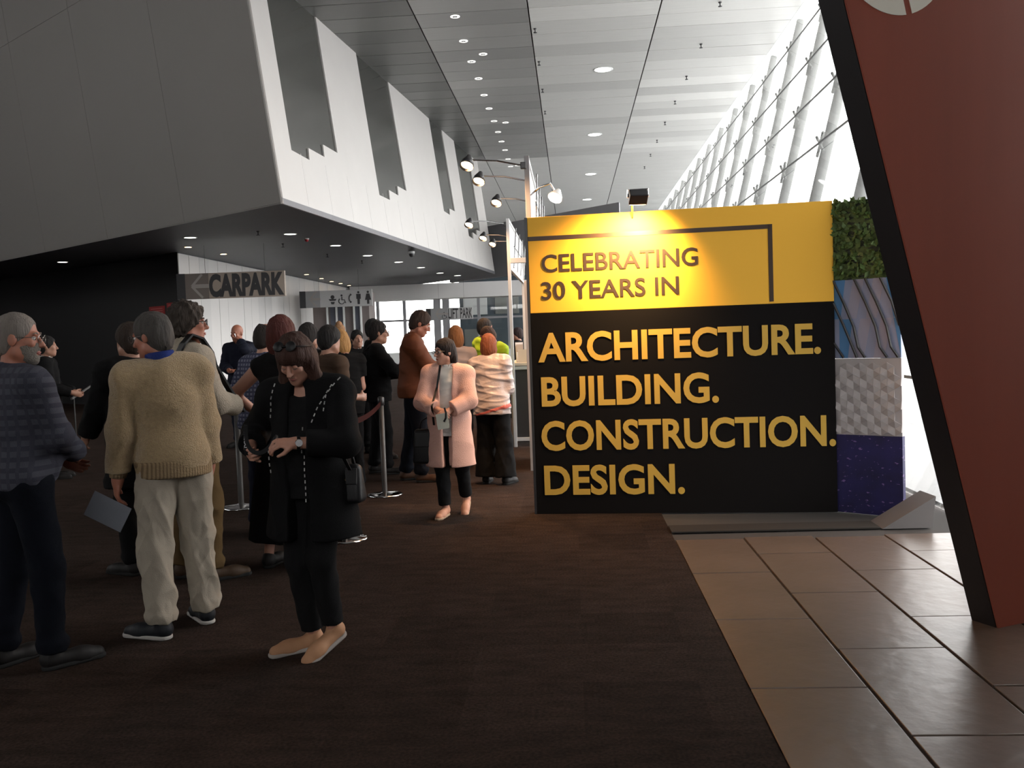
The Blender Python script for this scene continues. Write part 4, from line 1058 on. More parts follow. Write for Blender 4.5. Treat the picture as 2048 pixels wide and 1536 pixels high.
            facecut(.050 if hair != 'long' else .030, {'tied': .074, 'bob': .062, 'long': .053}[hair])
            f.ell(HL((0, .10, -.13)), (.060 if hair != 'long' else .05, .07, .10), Rh, .01, 's')
        elif hair == 'bun':
            cap(.010); f.ell(HL((0, -.05, .125)), (.045, .045, .04), Rh, .01); facecut(.060); f.plane(HL((0, 0, -.06)), Rh @ V3(0, .6, -1))
        add('hair', f, hm, fold, 7)
    # ---- face details
    if face and h <= .0085:
        for s_ in (-1, 1):
            if not eyes:
                link('eyelash', join([g_tube([HL((s_ * .018, .088, -.001)), HL((s_ * .031, .0925, -.005)), HL((s_ * .044, .084, -.001))], [.001, .0022, .001], 6)]), o, M['dark'])
                link('eyelid', join([g_lathe([(.001, .006), (.008, .004), (.013, .0), (.013, -.004)], 12, look(Rh @ V3(0, 1, 0)), HL((s_ * .031, .082, .003)))], True), o, skin(skn)); continue
            bm = bmesh.new(); bmesh.ops.create_icosphere(bm, subdivisions=2, radius=.0125); em = bpy.data.meshes.new('eye')
            fw = Vector(Rh @ V3(0, 1, -.25)).normalized()
            for fc in bm.faces: fc.material_index = 1 if fc.calc_center_median().normalized().dot(fw) > .84 else 0; fc.smooth = True
            bm.to_mesh(em); bm.free(); em.materials.append(M['eyewhite']); em.materials.append(M['iris'])
            link('eye', em, o, loc=tuple(HL((s_ * .031, .076, .004))))
            link('eyebrow', join([g_tube([HL((s_ * .014, .092, .025)), HL((s_ * .032, .090, .031)), HL((s_ * .048, .078, .026))], [.003, .0042, .002], 6)]), o, hm if hair else cloth('brow', (.1, .06, .04)))
        link('lips', join([g_tube([HL((-.021, .088, -.066)), HL((-.008, .0965, -.0635)), HL((.008, .0965, -.0635)), HL((.021, .088, -.066))], [.002, .0042, .0042, .002], 6), g_tube([HL((-.018, .088, -.068)), HL((0, .096, -.072)), HL((.018, .088, -.068))], [.002, .0052, .002], 6)], True), o, M['lips'])
    if glasses:
        gm = M['wire'] if glasses == 'wire' else M['dark']; gr = .0016 if glasses == 'wire' else .0032; pr = []
        fr_ = link('glasses', join([g_tube([HL((-.009, .110, .008)), HL((0, .113, .011)), HL((.009, .110, .008))], gr, 5)] + [g_tube([HL((s_ * .056, .094, .010)), HL((s_ * .073, .05, .008)), HL((s_ * .079, -.006, .004)), HL((s_ * .077, -.02, -.015))], gr, 5) for s_ in (-1, 1)] +
                    [g_tube([HL((s_ * (.033 + .024 * math.cos(t)), .110 - .006 * abs(math.cos(t)) * (1 if math.cos(t) > 0 else 0), .004 + .018 * math.sin(t))) for t in np.linspace(0, 2 * math.pi, 17)], gr, 5) for s_ in (-1, 1)]), o, gm)
        fr_['kind'] = 'stuff'
    info = dict(o=o, W=W2, HL=HL, T=T, WR=WR, WL=WL, ER=ER, EL=EL, SR=SR, SL=SL, Nk=Nk, Rh=Rh, Rb=Rb, sc=sc, legs=legs, lo=lo, hi=hi, h=hc, pel=pel)
    return info
def world(I, p): return I['W'] @ Vector(p)
def strap(I, pts, wdt, thick, name, parent, m_):   # flat band through local points, facing outward from the spine
    V, Fc = [], []; pts = [Vector(p) for p in pts]; n = len(pts)
    for i, p in enumerate(pts):
        t = (pts[min(i + 1, n - 1)] - pts[max(i - 1, 0)]).normalized(); s_ = Vector((1, 0, 0)); s_ = (s_ - t * s_.dot(t)).normalized(); out = s_.cross(t)
        for a, b in ((-1, -1), (1, -1), (1, 1), (-1, 1)): V.append(p + s_ * a * wdt / 2 + out * b * thick / 2)
    for i in range(n - 1):
        for k in range(4): Fc.append([4 * i + k, 4 * i + (k + 1) % 4, 4 * i + 4 + (k + 1) % 4, 4 * i + 4 + k])
    Fc += [[0, 1, 2, 3], [4 * n - 1, 4 * n - 2, 4 * n - 3, 4 * n - 4]]
    return link(name, me_from(V, Fc), parent, m_)
# ------------------------------------------------------------------ the people
def lp(I, x, y, yl):                     # pixel -> the person's local point on the plane local-y = yl
    Wi = I['W'].inverted(); o = Wi @ CP; d = (Wi.to_3x3() @ ray(x, y)); return o + d * ((yl - o.y) / d.y)
def child(I, nm):
    return next((c for c in I['o'].children if c.name.split('.')[0] == nm), None)
def surf(I, nm, pts, off=.004, front=True):   # drop (x, z) points on the front or back of a garment
    me = child(I, nm).data; n = len(me.vertices); co = np.empty(n * 3, np.float32); me.vertices.foreach_get('co', co); co = co.reshape(-1, 3); out = []
    for x, z in pts:
        m = (abs(co[:, 0] - x) < .02) & (abs(co[:, 2] - z) < .02)
        ys = co[m, 1]
        out.append((x, (ys.max() + off if front else ys.min() - off) if len(ys) else (.15 if front else -.15), z))
    return out
black = cloth('black_cloth', (.006, .006, .0065)); black2 = cloth('soft_black_cloth', (.008, .008, .0085))
jean = cloth('dark_navy_denim', (.0045, .0055, .009)); navy = cloth('navy_cloth', (.012, .014, .024))
plaid = cloth('blue_grey_plaid', (.058, .059, .074), var=.2); stripes(plaid, (0, 0, 1), .05, (.036, .037, .050), .45); stripes(plaid, (1, .6, 0), .055, (.042, .043, .057), .35)
check = cloth('white_blue_check', (.17, .175, .23), var=.1); stripes(check, (0, 0, 1), .034, (.05, .052, .09), .42); stripes(check, (.8, .6, 0), .036, (.055, .058, .10), .40)
knit = cloth('beige_knit', (.31, .225, .13), .95, var=.25, vscale=60, bump=.7, bscale=150, sheen=.2)
ribk = cloth('beige_knit_rib', (.25, .18, .105), .95, bump=.5, bscale=120); stripes(ribk, (1, .25, 0), .016, (.15, .105, .062), .45)
khaki = cloth('pale_stone_cotton', (.27, .235, .19), .9); tan = cloth('brown_khaki_cotton', (.105, .066, .030), .9)
fleece = cloth('oatmeal_fleece', (.32, .275, .22), .95, var=.2, vscale=50, bump=.5, bscale=120)
blue = cloth('blue_collar_cloth', (.018, .030, .13)); white = cloth('white_cotton', (.50, .49, .47))
brownt = cloth('brown_cotton', (.060, .038, .026)); rust = cloth('rust_leather', (.10, .029, .011), .6, spec=.15)
pink = cloth('pink_wool', (.60, .36, .30), .95, var=.1, bump=.4, bscale=150); silver = cloth('silver_pink_nylon', (.37, .30, .28), .35, bump=.15, bscale=40, spec=.5)
hivis = cloth('hi_vis_yellow', (.36, .52, .03), .6); pale = cloth('pale_rose_cloth', (.34, .27, .25)); greyc = cloth('mid_grey_cloth', (.14, .14, .15))
leather = cloth('black_leather', (.008, .008, .009), .45, spec=.25, bump=.1)

# A - man at the left edge in a plaid shirt
A = person(66, 1332, -34, 625, 'grey-haired bearded man with glasses in blue plaid shirt at the left edge', h=.006, hyaw=-42, hpitch=4, rh=(.02, .27, 1.04), lh=(-.14, .27, 1.00), rpole=(1, -.6, -.35), skn='ruddy',
           wide=1.04, belly=.03, hair='crop', haircol=(.16, .14, .125), glasses='wire', feet=((.13, .06, -8, 0, 0), (-.13, -.06, 8, 0, 0)),
           top=[('shirt', plaid, dict(off=.026, hem=.90, collar=.055, fold=(.009, 11, (1, 1, 1.2))))], bottom=('trousers', jean, dict(off=.022)))
f = Field(A['HL']((0, 0, -.06)) - .2, A['HL']((0, 0, -.06)) + .2, .006); R_ = A['Rh']
f.ell(A['HL']((0, .024, -.044)), (.066, .074, .088), R_, 0); f.ell(A['HL']((0, .066, -.102)), (.034, .029, .028), R_, .02); f.ell(A['HL']((0, .100, -.067)), (.024, .03, .011), R_, .004, 's')
f.plane(A['HL']((0, .0, -.046)), R_ @ V3(0, -.35, 1)); f.plane(A['HL']((0, .012, -.06)), R_ @ V3(0, -1, .25))
v, q = f.mesh(); link('beard', np_mesh(v, q, (.0012, 90, (1, 1, 1))), A['o'], cloth('grey_beard', (.14, .125, .11), bump=.5, bscale=150))
# C - man in the beige sweater
C = person(366, 1262, 33, 622, 'man in beige knitted sweater and pale trousers, head turned left, holding a paper', h=.006, side=-3.5, lean=2, hyaw=48, hpitch=6, lh=(-.29, .04, .80), rh=(.21, .10, .84), skn='ruddy',
           wide=.97, belly=.02, hair='short', haircol=(.055, .050, .046), glasses='wire', feet=((.14, .10, 8, 0, 0), (-.13, -.06, 42, 0, 0)), sole=(.36, .34, .32), shoes=(.010, .011, .014), lgrip=.5, rpole=(.15, -1, 0), lpole=(-.5, -1, 0),
           top=[('shirt', blue, dict(off=.004, hem=1.2, sleeve=0, collar=.075)), ('sweater', knit, dict(off=.031, hem=.90, sleeve=1.90, r=(.052, .045, .036), collar=.03, fold=(.013, 7.5, (1.4, 1.4, .9))))],
           bottom=('trousers', khaki, dict(off=.034, waist=.93, fold=(.013, 17, (1.2, 1.2, 1.3)))))
f = Field(C['lo'], C['hi'], .008); T_ = C['T']
f.cone(T_((0, -.006, 1.0)), T_((0, -.006, .90)), .176 * .97 + .037, .170 * .97 + .031, .0, sq=.77); f.plane((0, 0, .955), (0, 0, 1)); f.plane((0, 0, .862), (0, 0, -1)); v, q = f.mesh(); link('ribbed_hem', np_mesh(v, q), C['o'], ribk)
nk = C['Nk'] + V3(0, .004, .032); axc = unit(C['HL']((0, -.02, -.05)) - C['Nk'] + V3(0, -.02, 0)); link('shirt_collar', join([g_lathe([(.078, .0), (.073, .045), (.068, .052), (.064, .045), (.066, .0)], 28, look(axc), nk)], True), C['o'], blue)
for E_, W_ in ((C['EL'], C['WL']), (C['ER'], C['WR'])):
    d = W_ - E_; link('cuff', join([g_tube([Vector(E_ + d * .78), Vector(E_ + d * .86), Vector(E_ + d * .95)], [.044, .047, .042], 18)], True), C['o'], ribk)
# E - curly man in oatmeal fleece
E = person(398, 1157, -42, 607, 'curly dark-haired man with glasses in oatmeal fleece and brown khaki trousers', h=.008, hyaw=-22, hpitch=0, rh=(.08, .27, 1.10), lh=(-.2, .12, .86), rpole=(.7, -.8, -.25), skn='ruddy',
           wide=1.0, hair='curly', haircol=(.035, .027, .022), glasses='dark', shoes=(.05, .030, .018), feet=((.13, .05, -10, 0, 0), (-.11, -.03, 6, 0, 0)),
           top=[('fleece', fleece, dict(off=.029, hem=.88, collar=.10, r=(.054, .048, .038), fold=(.010, 9, (1, 1, 1))))], bottom=('trousers', tan, dict(off=.026, fold=(.009, 16, (1, 1, 1.8)))))
pts = surf(E, 'fleece', [(.13, 1.10), (.135, 1.2), (.13, 1.32), (.115, 1.42)], .012, False); pf_ = surf(E, 'fleece', [(.11, 1.44), (.115, 1.36), (.12, 1.2), (.12, 1.05)], .012)
strap(E, pts + [(.115, -.075, 1.50), (.11, -.02, 1.555), (.11, .05, 1.53)] + pf_, .07, .012, 'strap', E['o'], leather)
pts = surf(E, 'fleece', [(-.13, 1.10), (-.13, 1.32), (-.115, 1.42)], .012, False); strap(E, pts + [(-.115, -.075, 1.50), (-.11, -.02, 1.555), (-.11, .05, 1.53)] + surf(E, 'fleece', [(-.115, 1.36), (-.12, 1.1)], .012), .07, .012, 'strap', E['o'], leather)
# D - dark figure behind the sweater man
D = person(288, 1143, 62, 645, 'person all in black coat mostly hidden behind the man in the beige sweater', h=.010, skn='mid', face=False, hair='short', lh=(-.16, .36, .92), rh=(.18, .34, .90), top=[('coat', black, dict(off=.04, hem=.62, flare=.06, collar=.05))], bottom=('trousers', black, dict(off=.02)))
# G - red haired woman in sleeveless dress
G = person(584, 1130, -14, 632, 'woman with dark red hair in sleeveless black dress, seen from behind', h=.008, sex='f', face=False, hair='bob', haircol=(.060, .014, .011), lh=(-.30, .14, 1.06), rh=(.2, .2, 1.1), lpole=(-1, -.7, -.2),
           feet=((.07, .02, -5, 0, 0), (-.13, -.06, 5, 0, 0)), top=[('dress', black, dict(off=.014, hem=.80, sleeve=0))], bottom=('skirt', black, dict(hem=.19, r0=.175, r1=.30)))
# H - woman in black looking at the lanyard
H = person(640, 1303, 170, 655, 'woman in black with brown fringe and sunglasses on her head, looking down at a lanyard', h=.0055, sex='f', hpitch=30, lean=3, eyes=False, hair='long', haircol=(.040, .018, .013),
           rh=(.27, .15, 1.13), lh=(-.055, .27, 1.17), rpole=(.8, -.6, -.8), lpole=(-1, -.25, -.7), lgrip=.75, rgrip=1.0, lpalm=(.1, -.55, -.8), rpalm=(-.9, .3, .1), wide=1.10, belly=.01, shoes=(.36, .19, .105), sole=(.30, .27, .25),
           feet=((.075, -.03, -42, 0, 0), (-.095, -.02, -28, .005, 24)),
           top=[('top', black2, dict(off=.016, hem=.86, sleeve=0, scoop=1.46)), ('cardigan', black, dict(off=.030, hem=.64, flare=.075, sleeve=1.80, r=(.055, .050, .042), open=(.05, .07, 1.44, .5), fold=(.010, 10, (1, 1, .6))))],
           bottom=('trousers', black2, dict(off=.019, cut=1.0, **{'break': 0})))
sun = []
for s_ in (-1, 1):
    c = H['HL']((s_ * .034, .060, .118)); n = Vector(H['Rh'] @ V3(0, .6, .8)); sun.append(g_lathe([(.001, -.004), (.026, -.003), (.029, 0), (.026, .003), (.001, .004)], 16, look(n), c))
    sun.append(g_tube([H['HL']((s_ * .062, .055, .115)), H['HL']((s_ * .088, .02, .09)), H['HL']((s_ * .094, -.04, .055))], .003, 6))
sun.append(g_tube([H['HL']((-.012, .066, .120)), H['HL']((.012, .066, .120))], .004, 6))
link('sunglasses', join(sun, True), H['o'], leather)
f = Field(H['HL']((0, .05, .04)) - .16, H['HL']((0, .05, .04)) + .16, .005)   # fringe
f.ell(H['HL']((0, .020, .045)), (.084, .082, .078), H['Rh'], .0); f.plane(H['HL']((0, 0, .020)), H['Rh'] @ V3(0, 0, -1)); f.plane(H['HL']((0, .03, 0)), H['Rh'] @ V3(0, -1, 0)); v, q = f.mesh(); link('fringe', np_mesh(v, q, (.003, 70, (1, .4, .2))), H['o'], child(H, 'hair').data.materials[0])
# studded trims of the cardigan
stud = cloth('silver_studs', (.45, .45, .43), .3, metal=.6)
for ln in (((655, 770), (630, 815), (612, 870)), ((612, 885), (612, 960), (613, 1010)), ((668, 756), (645, 790), (640, 830)), ((541, 768), (534, 800), (531, 850)), ((536, 900), (540, 960))):
    P_ = [lp(H, x, y, .16) for x, y in ln]; pts = []
    for a, b in zip(P_[:-1], P_[1:]):
        k = max(2, int((b - a).length / .016)); pts += [(a.lerp(b, t / k).x, a.lerp(b, t / k).z) for t in range(k)]
    s_ = surf(H, 'cardigan', pts, .003); ds = []
    for i in range(len(s_) - 1):
        if i % 2 == 0:
            a, b = Vector(s_[i]), Vector(s_[i + 1])
            if abs(a.y - b.y) < .03: ds.append(g_tube([a, b], .0032, 5))
    if ds: link('stud_trim', join(ds), H['o'], stud, kind='stuff')
# watch on her left wrist
d = unit(H['WL'] - H['EL']); wc = H['WL'] - d * .012
wt = link('watch', join([g_lathe([(.033, -.009), (.0345, -.006), (.0345, .006), (.033, .009), (.031, .006), (.031, -.006)], 22, look(d), wc)], True), H['o'], leather)
tocam = unit(np.array((H['W'].inverted() @ CP)[:]) - wc); tocam = unit(tocam - d * np.dot(tocam, d))
link('watch_face', join([g_lathe([(.001, 0), (.019, 0), (.020, .004), (.018, .007), (.001, .007)], 20, look(tocam), wc + tocam * .031)]), wt, M['chrome'])
# lanyard held between her hands, with white print
a = Vector(H['WR'] + unit(H['WR'] - H['ER']) * .085 + V3(0, .02, 0)); b = Vector(H['WL'] + unit(H['WL'] - H['EL']) * .10)
lan = empty('lanyard', world(H, (0, 0, 0)), 0, 'black lanyard with white print hanging between the hands of the woman in black', 'lanyard'); lan.matrix_world = H['W']
pts = [lp(H, x, y, .27) for x, y in ((494, 818), (491, 850), (493, 880), (502, 900), (520, 906), (540, 893), (553, 873), (562, 862))]
pts[0] = a; pts[-1] = b
V, Fc = [], []
dense = []
for i in range(len(pts) - 1):
    p0, p1, p2, p3 = pts[max(i - 1, 0)], pts[i], pts[i + 1], pts[min(i + 2, len(pts) - 1)]
    for t in np.linspace(0, 1, 5)[:-1]: dense.append(.5 * ((2 * p1) + (p2 - p0) * t + (2 * p0 - 5 * p1 + 4 * p2 - p3) * t * t + (3 * p1 - p0 - 3 * p2 + p3) * t ** 3))
dense.append(pts[-1])
def band(pts, wd_, th):
    V, Fc = [], []
    for i, p in enumerate(pts):
        t = (pts[min(i + 1, len(pts) - 1)] - pts[max(i - 1, 0)]).normalized(); o_ = Vector((0, 1, 0)); o_ = (o_ - t * o_.dot(t)).normalized(); s_ = t.cross(o_)
        for x, y in ((-1, -1), (1, -1), (1, 1), (-1, 1)): V.append(p + s_ * x * wd_ / 2 + o_ * y * th / 2)
    n = len(pts)
    for i in range(n - 1):
        for k in range(4): Fc.append([4 * i + k, 4 * i + (k + 1) % 4, 4 * i + 4 + (k + 1) % 4, 4 * i + 4 + k])
    return V, Fc + [[0, 1, 2, 3], [4 * n - 1, 4 * n - 2, 4 * n - 3, 4 * n - 4]]
link('ribbon', join([band(dense, .022, .002)]), lan, leather)
me = text_mesh('DORWELL', .02); n = len(me.vertices); co = np.empty(n * 3, np.float32); me.vertices.foreach_get('co', co); co = co.reshape(-1, 3)
cp_ = np.array([tuple(p) for p in dense]); seg = np.linalg.norm(np.diff(cp_, axis=0), axis=1); cum = np.concatenate([[0], np.cumsum(seg)])
x_ = (co[:, 0] - co[:, 0].min()) / np.ptp(co[:, 0]) * .12 + .04; P_ = np.stack([np.interp(x_, cum, cp_[:, k]) for k in range(3)], 1); P2_ = np.stack([np.interp(x_ + .004, cum, cp_[:, k]) for k in range(3)], 1); tt = P2_ - P_; tt /= np.linalg.norm(tt, axis=1)[:, None]
o_ = np.array([0, 1, 0]) - tt * tt[:, 1:2]; o_ /= np.linalg.norm(o_, axis=1)[:, None]; sd = np.cross(tt, o_)
hh_ = (co[:, 1] - co[:, 1].min()) / np.ptp(co[:, 1]) - .5
me.vertices.foreach_set('co', (P_ - sd * (hh_ * .019)[:, None] + o_ * .0022 + o_ * (co[:, 2:3] * .1)).astype(np.float32).ravel()); me.update(); link('lettering', me, lan, cloth('white_print', (.6, .6, .6)))
# handbag at her hip
def handbag(I, x, y, yl, wd_, ht, dp, lab, strap_px, buckle=True, rz=0.):
    c = lp(I, x, y, yl); cw = world(I, c); o = empty('handbag', cw, I['o'].rotation_euler.z + rz, lab, 'bag')
    bm = bmesh.new(); bmesh.ops.create_cube(bm, size=1)
    for v_ in bm.verts:
        k = 1.0 if v_.co.z < 0 else .86
        v_.co = Vector((v_.co.x * wd_ * k, v_.co.y * dp * (1 if v_.co.z < 0 else .55), v_.co.z * ht))
    bmesh.ops.bevel(bm, geom=bm.edges[:], offset=.028, segments=4, affect='EDGES', profile=.5)
    me = bpy.data.meshes.new('bag'); bm.to_mesh(me); bm.free()
    for p in me.polygons: p.use_smooth = True
    link('bag_body', me, o, leather)
    link('flap', join([g_box((0, dp * .34, ht * .20), (wd_ * .80, .012, ht * .42), .005, Matrix.Rotation(.12, 3, 'X'))]), o, leather)
    link('handle', join([g_tube([(-wd_ * .25, 0, ht * .48), (-wd_ * .2, 0, ht * .72), (0, 0, ht * .82), (wd_ * .2, 0, ht * .72), (wd_ * .25, 0, ht * .48)], .008, 6)], True), o, leather)
    if strap_px:
        Wi = Matrix.Translation(cw) @ Matrix.Rotation(I['o'].rotation_euler.z + rz, 4, 'Z'); Wi = Wi.inverted()
        pts = [Wi @ world(I, lp(I, a, b, yy)) for a, b, yy in strap_px]; link('strap', join([band(pts, .018, .005)]), o, leather)
    if buckle:
        link('clasp', join([g_lathe([(.012, -.004), (.020, -.004), (.020, .004), (.012, .004)], 16, look((0, 1, 0)), (0, dp * .40, ht * .10))]), o, cloth('gold_clasp', (.45, .32, .12), .25, metal=.9))
    return o
handbag(H, 692, 966, .0, .19, .19, .11, 'black leather handbag with gold clasp at the hip of the woman in black', [(700, 940, .05), (682, 905, .16), (660, 880, .20)])
# C's sheet of paper
hp_ = Vector(C['WL'] + unit(C['WL'] - C['EL']) * .115)
pm_ = join([g_box((0, 0, 0), (.21, .002, .148))]); pp_ = link('paper_sheet', pm_, mat=cloth('white_paper', (.17, .18, .205), .6, bump=.02), label='white paper sheet held low in the left hand of the man in the beige sweater', cat='paper')
pp_.location = world(C, hp_) + Vector((-.045, -.01, -.055)); pp_.rotation_euler = (.15, math.radians(30), math.radians(8))
# B - suited man far left
person(108, 957, -70, 672, 'dark-suited man with white collar standing far left before the black wall', h=.011, skn='mid', hair='short', haircol=(.012, .011, .011), rh=(.1, .28, 1.05), lh=(-.1, .28, 1.05), top=[('shirt', white, dict(off=.015, hem=1.25, sleeve=0, collar=.065)), ('jacket', black, dict(off=.03, hem=.80, collar=.04, flare=.02))], bottom=('trousers', black))
# F - checked shirt man
person(532, 1067, -38, 645, 'man with balding crown in white and blue checked shirt in the queue', h=.009, lean=7, face=False, hair='balding', haircol=(.022, .017, .015), rh=(.1, .3, 1.1), lh=(-.27, .10, .95), wide=1.08, top=[('shirt', check, dict(off=.028, hem=.88, collar=.04))], bottom=('trousers', navy))
# I, I2
person(662, 1045, -42, 650, 'dark-haired person in brown top standing just behind the woman in black', h=.010, lean=5, face=False, hair='short', haircol=(.010, .009, .009), rh=(.1, .3, 1.1), skn='mid', top=[('shirt', brownt, dict(off=.022, hem=.88, sleeve=.62))], bottom=('trousers', jean))
person(632, 1012, -25, 646, 'dark-haired person with only the crown showing beside the red-haired woman', h=.011, face=False, hair='short', haircol=(.012, .010, .010), skn='mid', top=[('jacket', black, dict(off=.025, hem=.88))], bottom=('trousers', black))
# J
J = person(702, 985, 38, 656, 'blonde woman in black short-sleeved top facing left in the queue', h=.010, sex='f', hyaw=15, hpitch=15, hair='bob', haircol=(.36, .20, .075), lean=4, lh=(-.12, .26, 1.05), rh=(.12, .26, 1.05), top=[('shirt', black, dict(off=.018, hem=.84, sleeve=.60))], bottom=('trousers', black))
# K, L
person(689, 888, 10, 647, 'person with fair hair tied in a bun behind the blonde woman', h=.011, sex='f', face=False, hair='bun', haircol=(.26, .14, .07), top=[('jacket', black, dict(off=.02, hem=.86))], bottom=('trousers', black))
person(724, 906, -150, 660, 'young dark-haired man in black jacket facing the camera by the slatted screen', h=.011, hair='short', haircol=(.010, .009, .009), skn='mid', rh=(.1, .24, 1.05), top=[('shirt', white, dict(off=.015, hem=1.0, sleeve=0, collar=.05)), ('jacket', black, dict(off=.028, hem=.84, collar=.04, open=(.03, .05, 1.42, 1.0)))], bottom=('trousers', black))
# M with backpack
Mm = person(765, 947, -78, 643, 'dark-haired person in glasses and black suit with arms folded, facing right', h=.009, hyaw=3, hpitch=4, hair='short', haircol=(.010, .008, .008), glasses='dark', rh=(.06, .36, 1.20), lh=(-.04, .30, 1.16), rpole=(.9, -.5, -.5), skn='mid',
            top=[('shirt', white, dict(off=.014, hem=1.2, sleeve=0, collar=.045)), ('jacket', black, dict(off=.030, hem=.84, collar=.04))], bottom=('trousers', black, dict(off=.022)), feet=((.10, .08, -5, 0, 0), (-.10, -.08, 5, 0, 0)))
bp = empty('backpack', world(Mm, (0, -.24, 1.14)), Mm['o'].rotation_euler.z, 'large black backpack on the back of the person in glasses and black suit', 'bag')
f = Field((-.2, -.16, -.32), (.2, .16, .32), .012); f.ell((0, 0, 0), (.17, .10, .26), None, 0); f.ell((0, .03, -.06), (.16, .075, .22), None, .04); f.ell((0, -.07, -.10), (.12, .06, .12), None, .02); v, q = f.mesh(); link('pack_body', np_mesh(v, q, (.006, 12, (1, 1, 1))), bp, black2)
for s_ in (-1, 1): link('strap', join([band([Vector((s_ * .10, .03, .22)), Vector((s_ * .12, .14, .32)), Vector((s_ * .12, .26, .34)), Vector((s_ * .12, .38, .22)), Vector((s_ * .13, .38, .02))], .05, .010)]), bp, black2)
person(757, 917, -70, 638, 'person with dark hair hidden behind the one in glasses and black suit', h=.011, face=False, hair='short', haircol=(.010, .009, .009), skn='mid', top=[('jacket', black, dict(off=.025, hem=.86))], bottom=('trousers', black))
# N - rust jacket
N = person(835, 962, -80, 618, 'tall man in rust brown jacket and glasses looking down, facing right', h=.008, lean=2, hpitch=24, hair='short', haircol=(.030, .018, .014), glasses='wire', rh=(.08, .38, 1.10), lh=(-.06, .36, 1.08), rpole=(.6, -1, -.5), skn='ruddy', shoes=(.06, .03, .018),
           feet=((.10, .06, -6, 0, 0), (-.10, -.10, 6, 0, 0)), top=[('shirt', greyc, dict(off=.016, hem=.95, sleeve=0, collar=.06)), ('jacket', rust, dict(off=.032, hem=.86, collar=.03, open=(.04, .06, 1.44, .95), r=(.060, .054, .042), fold=(.009, 12, (1, 1, 1.3))))], bottom=('trousers', jean, dict(off=.022)))
# O - pink coat woman
O = person(906, 1030, 176, 677, 'woman in long pink coat and dark glasses walking towards the camera, head turned aside', h=.007, sex='f', hyaw=-44, hpitch=2, hair='tied', haircol=(.014, .009, .008), glasses='dark', rh=(.055, .25, 1.07), lh=(-.055, .26, 1.06), rpole=(1, -.35, -.6), lpole=(-1, -.35, -.6), rpalm=(-.5, -.7, -.5), lpalm=(.5, -.7, -.5),
           shoes=(.42, .21, .14), sole=(.38, .28, .2), feet=((.07, .05, -6, 0, 0), (-.10, -.22, 4, .01, 22)), wide=1.04,
           top=[('blouse', white, dict(off=.016, hem=.80, sleeve=0, collar=.055)), ('coat', pink, dict(off=.034, hem=.50, flare=.06, sleeve=1.86, r=(.058, .054, .046), open=(.072, .034, 1.47, .3), fold=(.008, 9, (1, 1, .8))))],
           bottom=('trousers', black2, dict(off=.019, cut=1.0, **{'break': 0})))
f = Field(O['HL']((0, -.06, -.1)) - .22, O['HL']((0, -.06, -.1)) + .22, .007); f.ell(O['HL']((0, -.075, -.065)), (.088, .055, .10), O['Rh'], 0); v, q = f.mesh(); link('hair_ends', np_mesh(v, q, (.004, 60, (1, 1, .2))), O['o'], child(O, 'hair').data.materials[0])
cl = Vector(O['Nk']) + Vector((0, .062, -.005))
for s_ in (-1, 1): link('collar_point', join([g_prism([cl + Vector((s_ * .004, .022, -.02)), cl + Vector((s_ * .050, -.02, .035)), cl + Vector((s_ * .068, .0, .0)), cl + Vector((s_ * .040, .034, -.055))], (0, .006, .004))]), O['o'], white)
handbag(O, 856, 892, .02, .26, .30, .14, 'black shoulder bag hanging at the side of the woman in pink coat', None, False)
po_ = [lp(O, x, y, .15) for x, y in ((868, 850), (870, 810), (873, 775), (877, 745))]; so_ = surf(O, 'coat', [(p.x, p.z) for p in po_], .006)
strap(O, so_ + [(po_[-1].x * .95, .03, 1.545), (po_[-1].x * .95, -.05, 1.50)], .02, .006, 'bag_strap', O['o'], leather)
bd_ = link('badge_card', join([g_box((0, 0, 0), (.10, .004, .13), .001)]), mat=cloth('pale_card', (.42, .42, .36), .5, bump=.02), label='pale badge card held in the hands of the woman in pink coat', cat='card'); bd_.location = world(O, (-.005, .335, .97)); bd_.rotation_euler = (.1, .15, O['o'].rotation_euler.z)
lan2 = link('lanyard', join([band([Vector(world(O, p)) for p in ((-.03, .345, 1.10), (-.045, .352, 1.05), (-.04, .350, 1.0), (-.02, .342, .965))], .016, .003)]), mat=leather, label='dark lanyard of the badge held by the woman in pink coat', cat='lanyard')
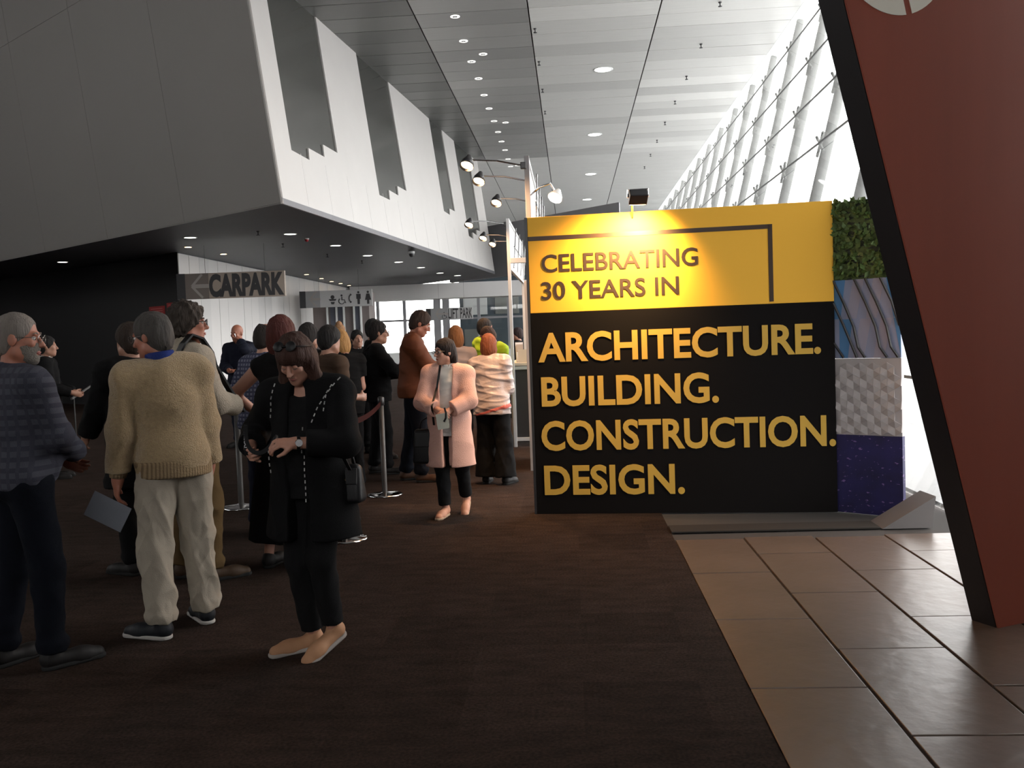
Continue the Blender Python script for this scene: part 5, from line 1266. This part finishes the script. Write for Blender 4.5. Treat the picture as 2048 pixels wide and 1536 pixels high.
# P, Q
person(922, 934, 8, 652, 'woman with short strawberry blonde hair and pale top behind the one in pink', h=.009, sex='f', face=False, hair='bob', haircol=(.27, .115, .045), rh=(.1, .28, 1.1), lh=(-.1, .28, 1.1), top=[('blouse', pale, dict(off=.022, hem=.84))], bottom=('trousers', black))
Q_ = person(990, 968, -14, 667, 'woman with auburn bob in shiny silver-pink jacket and wide black trousers, back turned', h=.007, sex='f', face=False, lean=5, side=-3, hair='bob', haircol=(.15, .045, .018), rh=(.10, .30, 1.10), lh=(-.16, .26, 1.04), lpole=(-.6, -1, -.6), rpole=(.4, -1, -.6), wide=1.05,
            top=[('jacket', silver, dict(off=.034, hem=.82, flare=.03, collar=.03, band=(.84, .875, cloth('coral_band', (.62, .16, .13), .5)), r=(.058, .052, .044), fold=(.013, 15, (.8, .8, 1.6))))], bottom=('trousers', black, dict(off=.03, flare=.055)), feet=((.15, .0, -12, 0, 0), (-.12, .05, 6, 0, 0)))
# R, S, T
person(977, 891, -62, 637, 'dark-haired worker in yellow hi-vis vest, farther from the orange-lit post', h=.010, hair='short', haircol=(.010, .008, .008), skn='ruddy', rh=(.1, .24, 1.05), top=[('sweater', black, dict(off=.014, hem=.9)), ('vest', hivis, dict(off=.030, hem=.84, sleeve=.12))], bottom=('trousers', black))
person(1006, 913, 118, 646, 'sunburnt worker in yellow hi-vis vest looking down beside the orange-lit post', h=.010, hpitch=28, lean=6, hair='crop', haircol=(.06, .03, .02), skn='ruddy', rh=(.1, .32, 1.15), lh=(-.1, .32, 1.15), top=[('sweater', black, dict(off=.014, hem=.9)), ('vest', hivis, dict(off=.030, hem=.84, sleeve=.12))], bottom=('trousers', black))
person(1042, 834, 80, 655, 'dark figure inside the far booth behind the leaflet holders', h=.012, face=False, hair='short', haircol=(.03, .02, .02), skn='mid', top=[('jacket', black, dict(off=.025, hem=.86))], bottom=('trousers', black))
# U - phone man
U = person(489, 893, 164, 648, 'bald man in dark sweater talking on a phone before the white wall', h=.009, hpitch=8, hair=None, skn='ruddy', lh=(-.115, .13, 1.52), lpole=(-1, .3, -1), rh=(-.02, .28, 1.10), rpole=(1, -.4, -.5), rpalm=(0, 0, 1), lpalm=(.9, -.4, .1),
           top=[('sweater', navy, dict(off=.028, hem=.86, collar=.03, sleeve=1.80))], bottom=('trousers', navy, dict(off=.022)))
ph = link('phone', join([g_box((0, 0, 0), (.012, .06, .12), .004)]), mat=M['chrome'], label='silver phone held to the ear of the bald man', cat='phone'); hd = Vector(U['WL'] + unit(U['WL'] - U['EL']) * .085); ph.location = world(U, Vector(hd) + Vector((.026, .01, .01))); ph.rotation_euler = (-.4, .2, U['o'].rotation_euler.z)
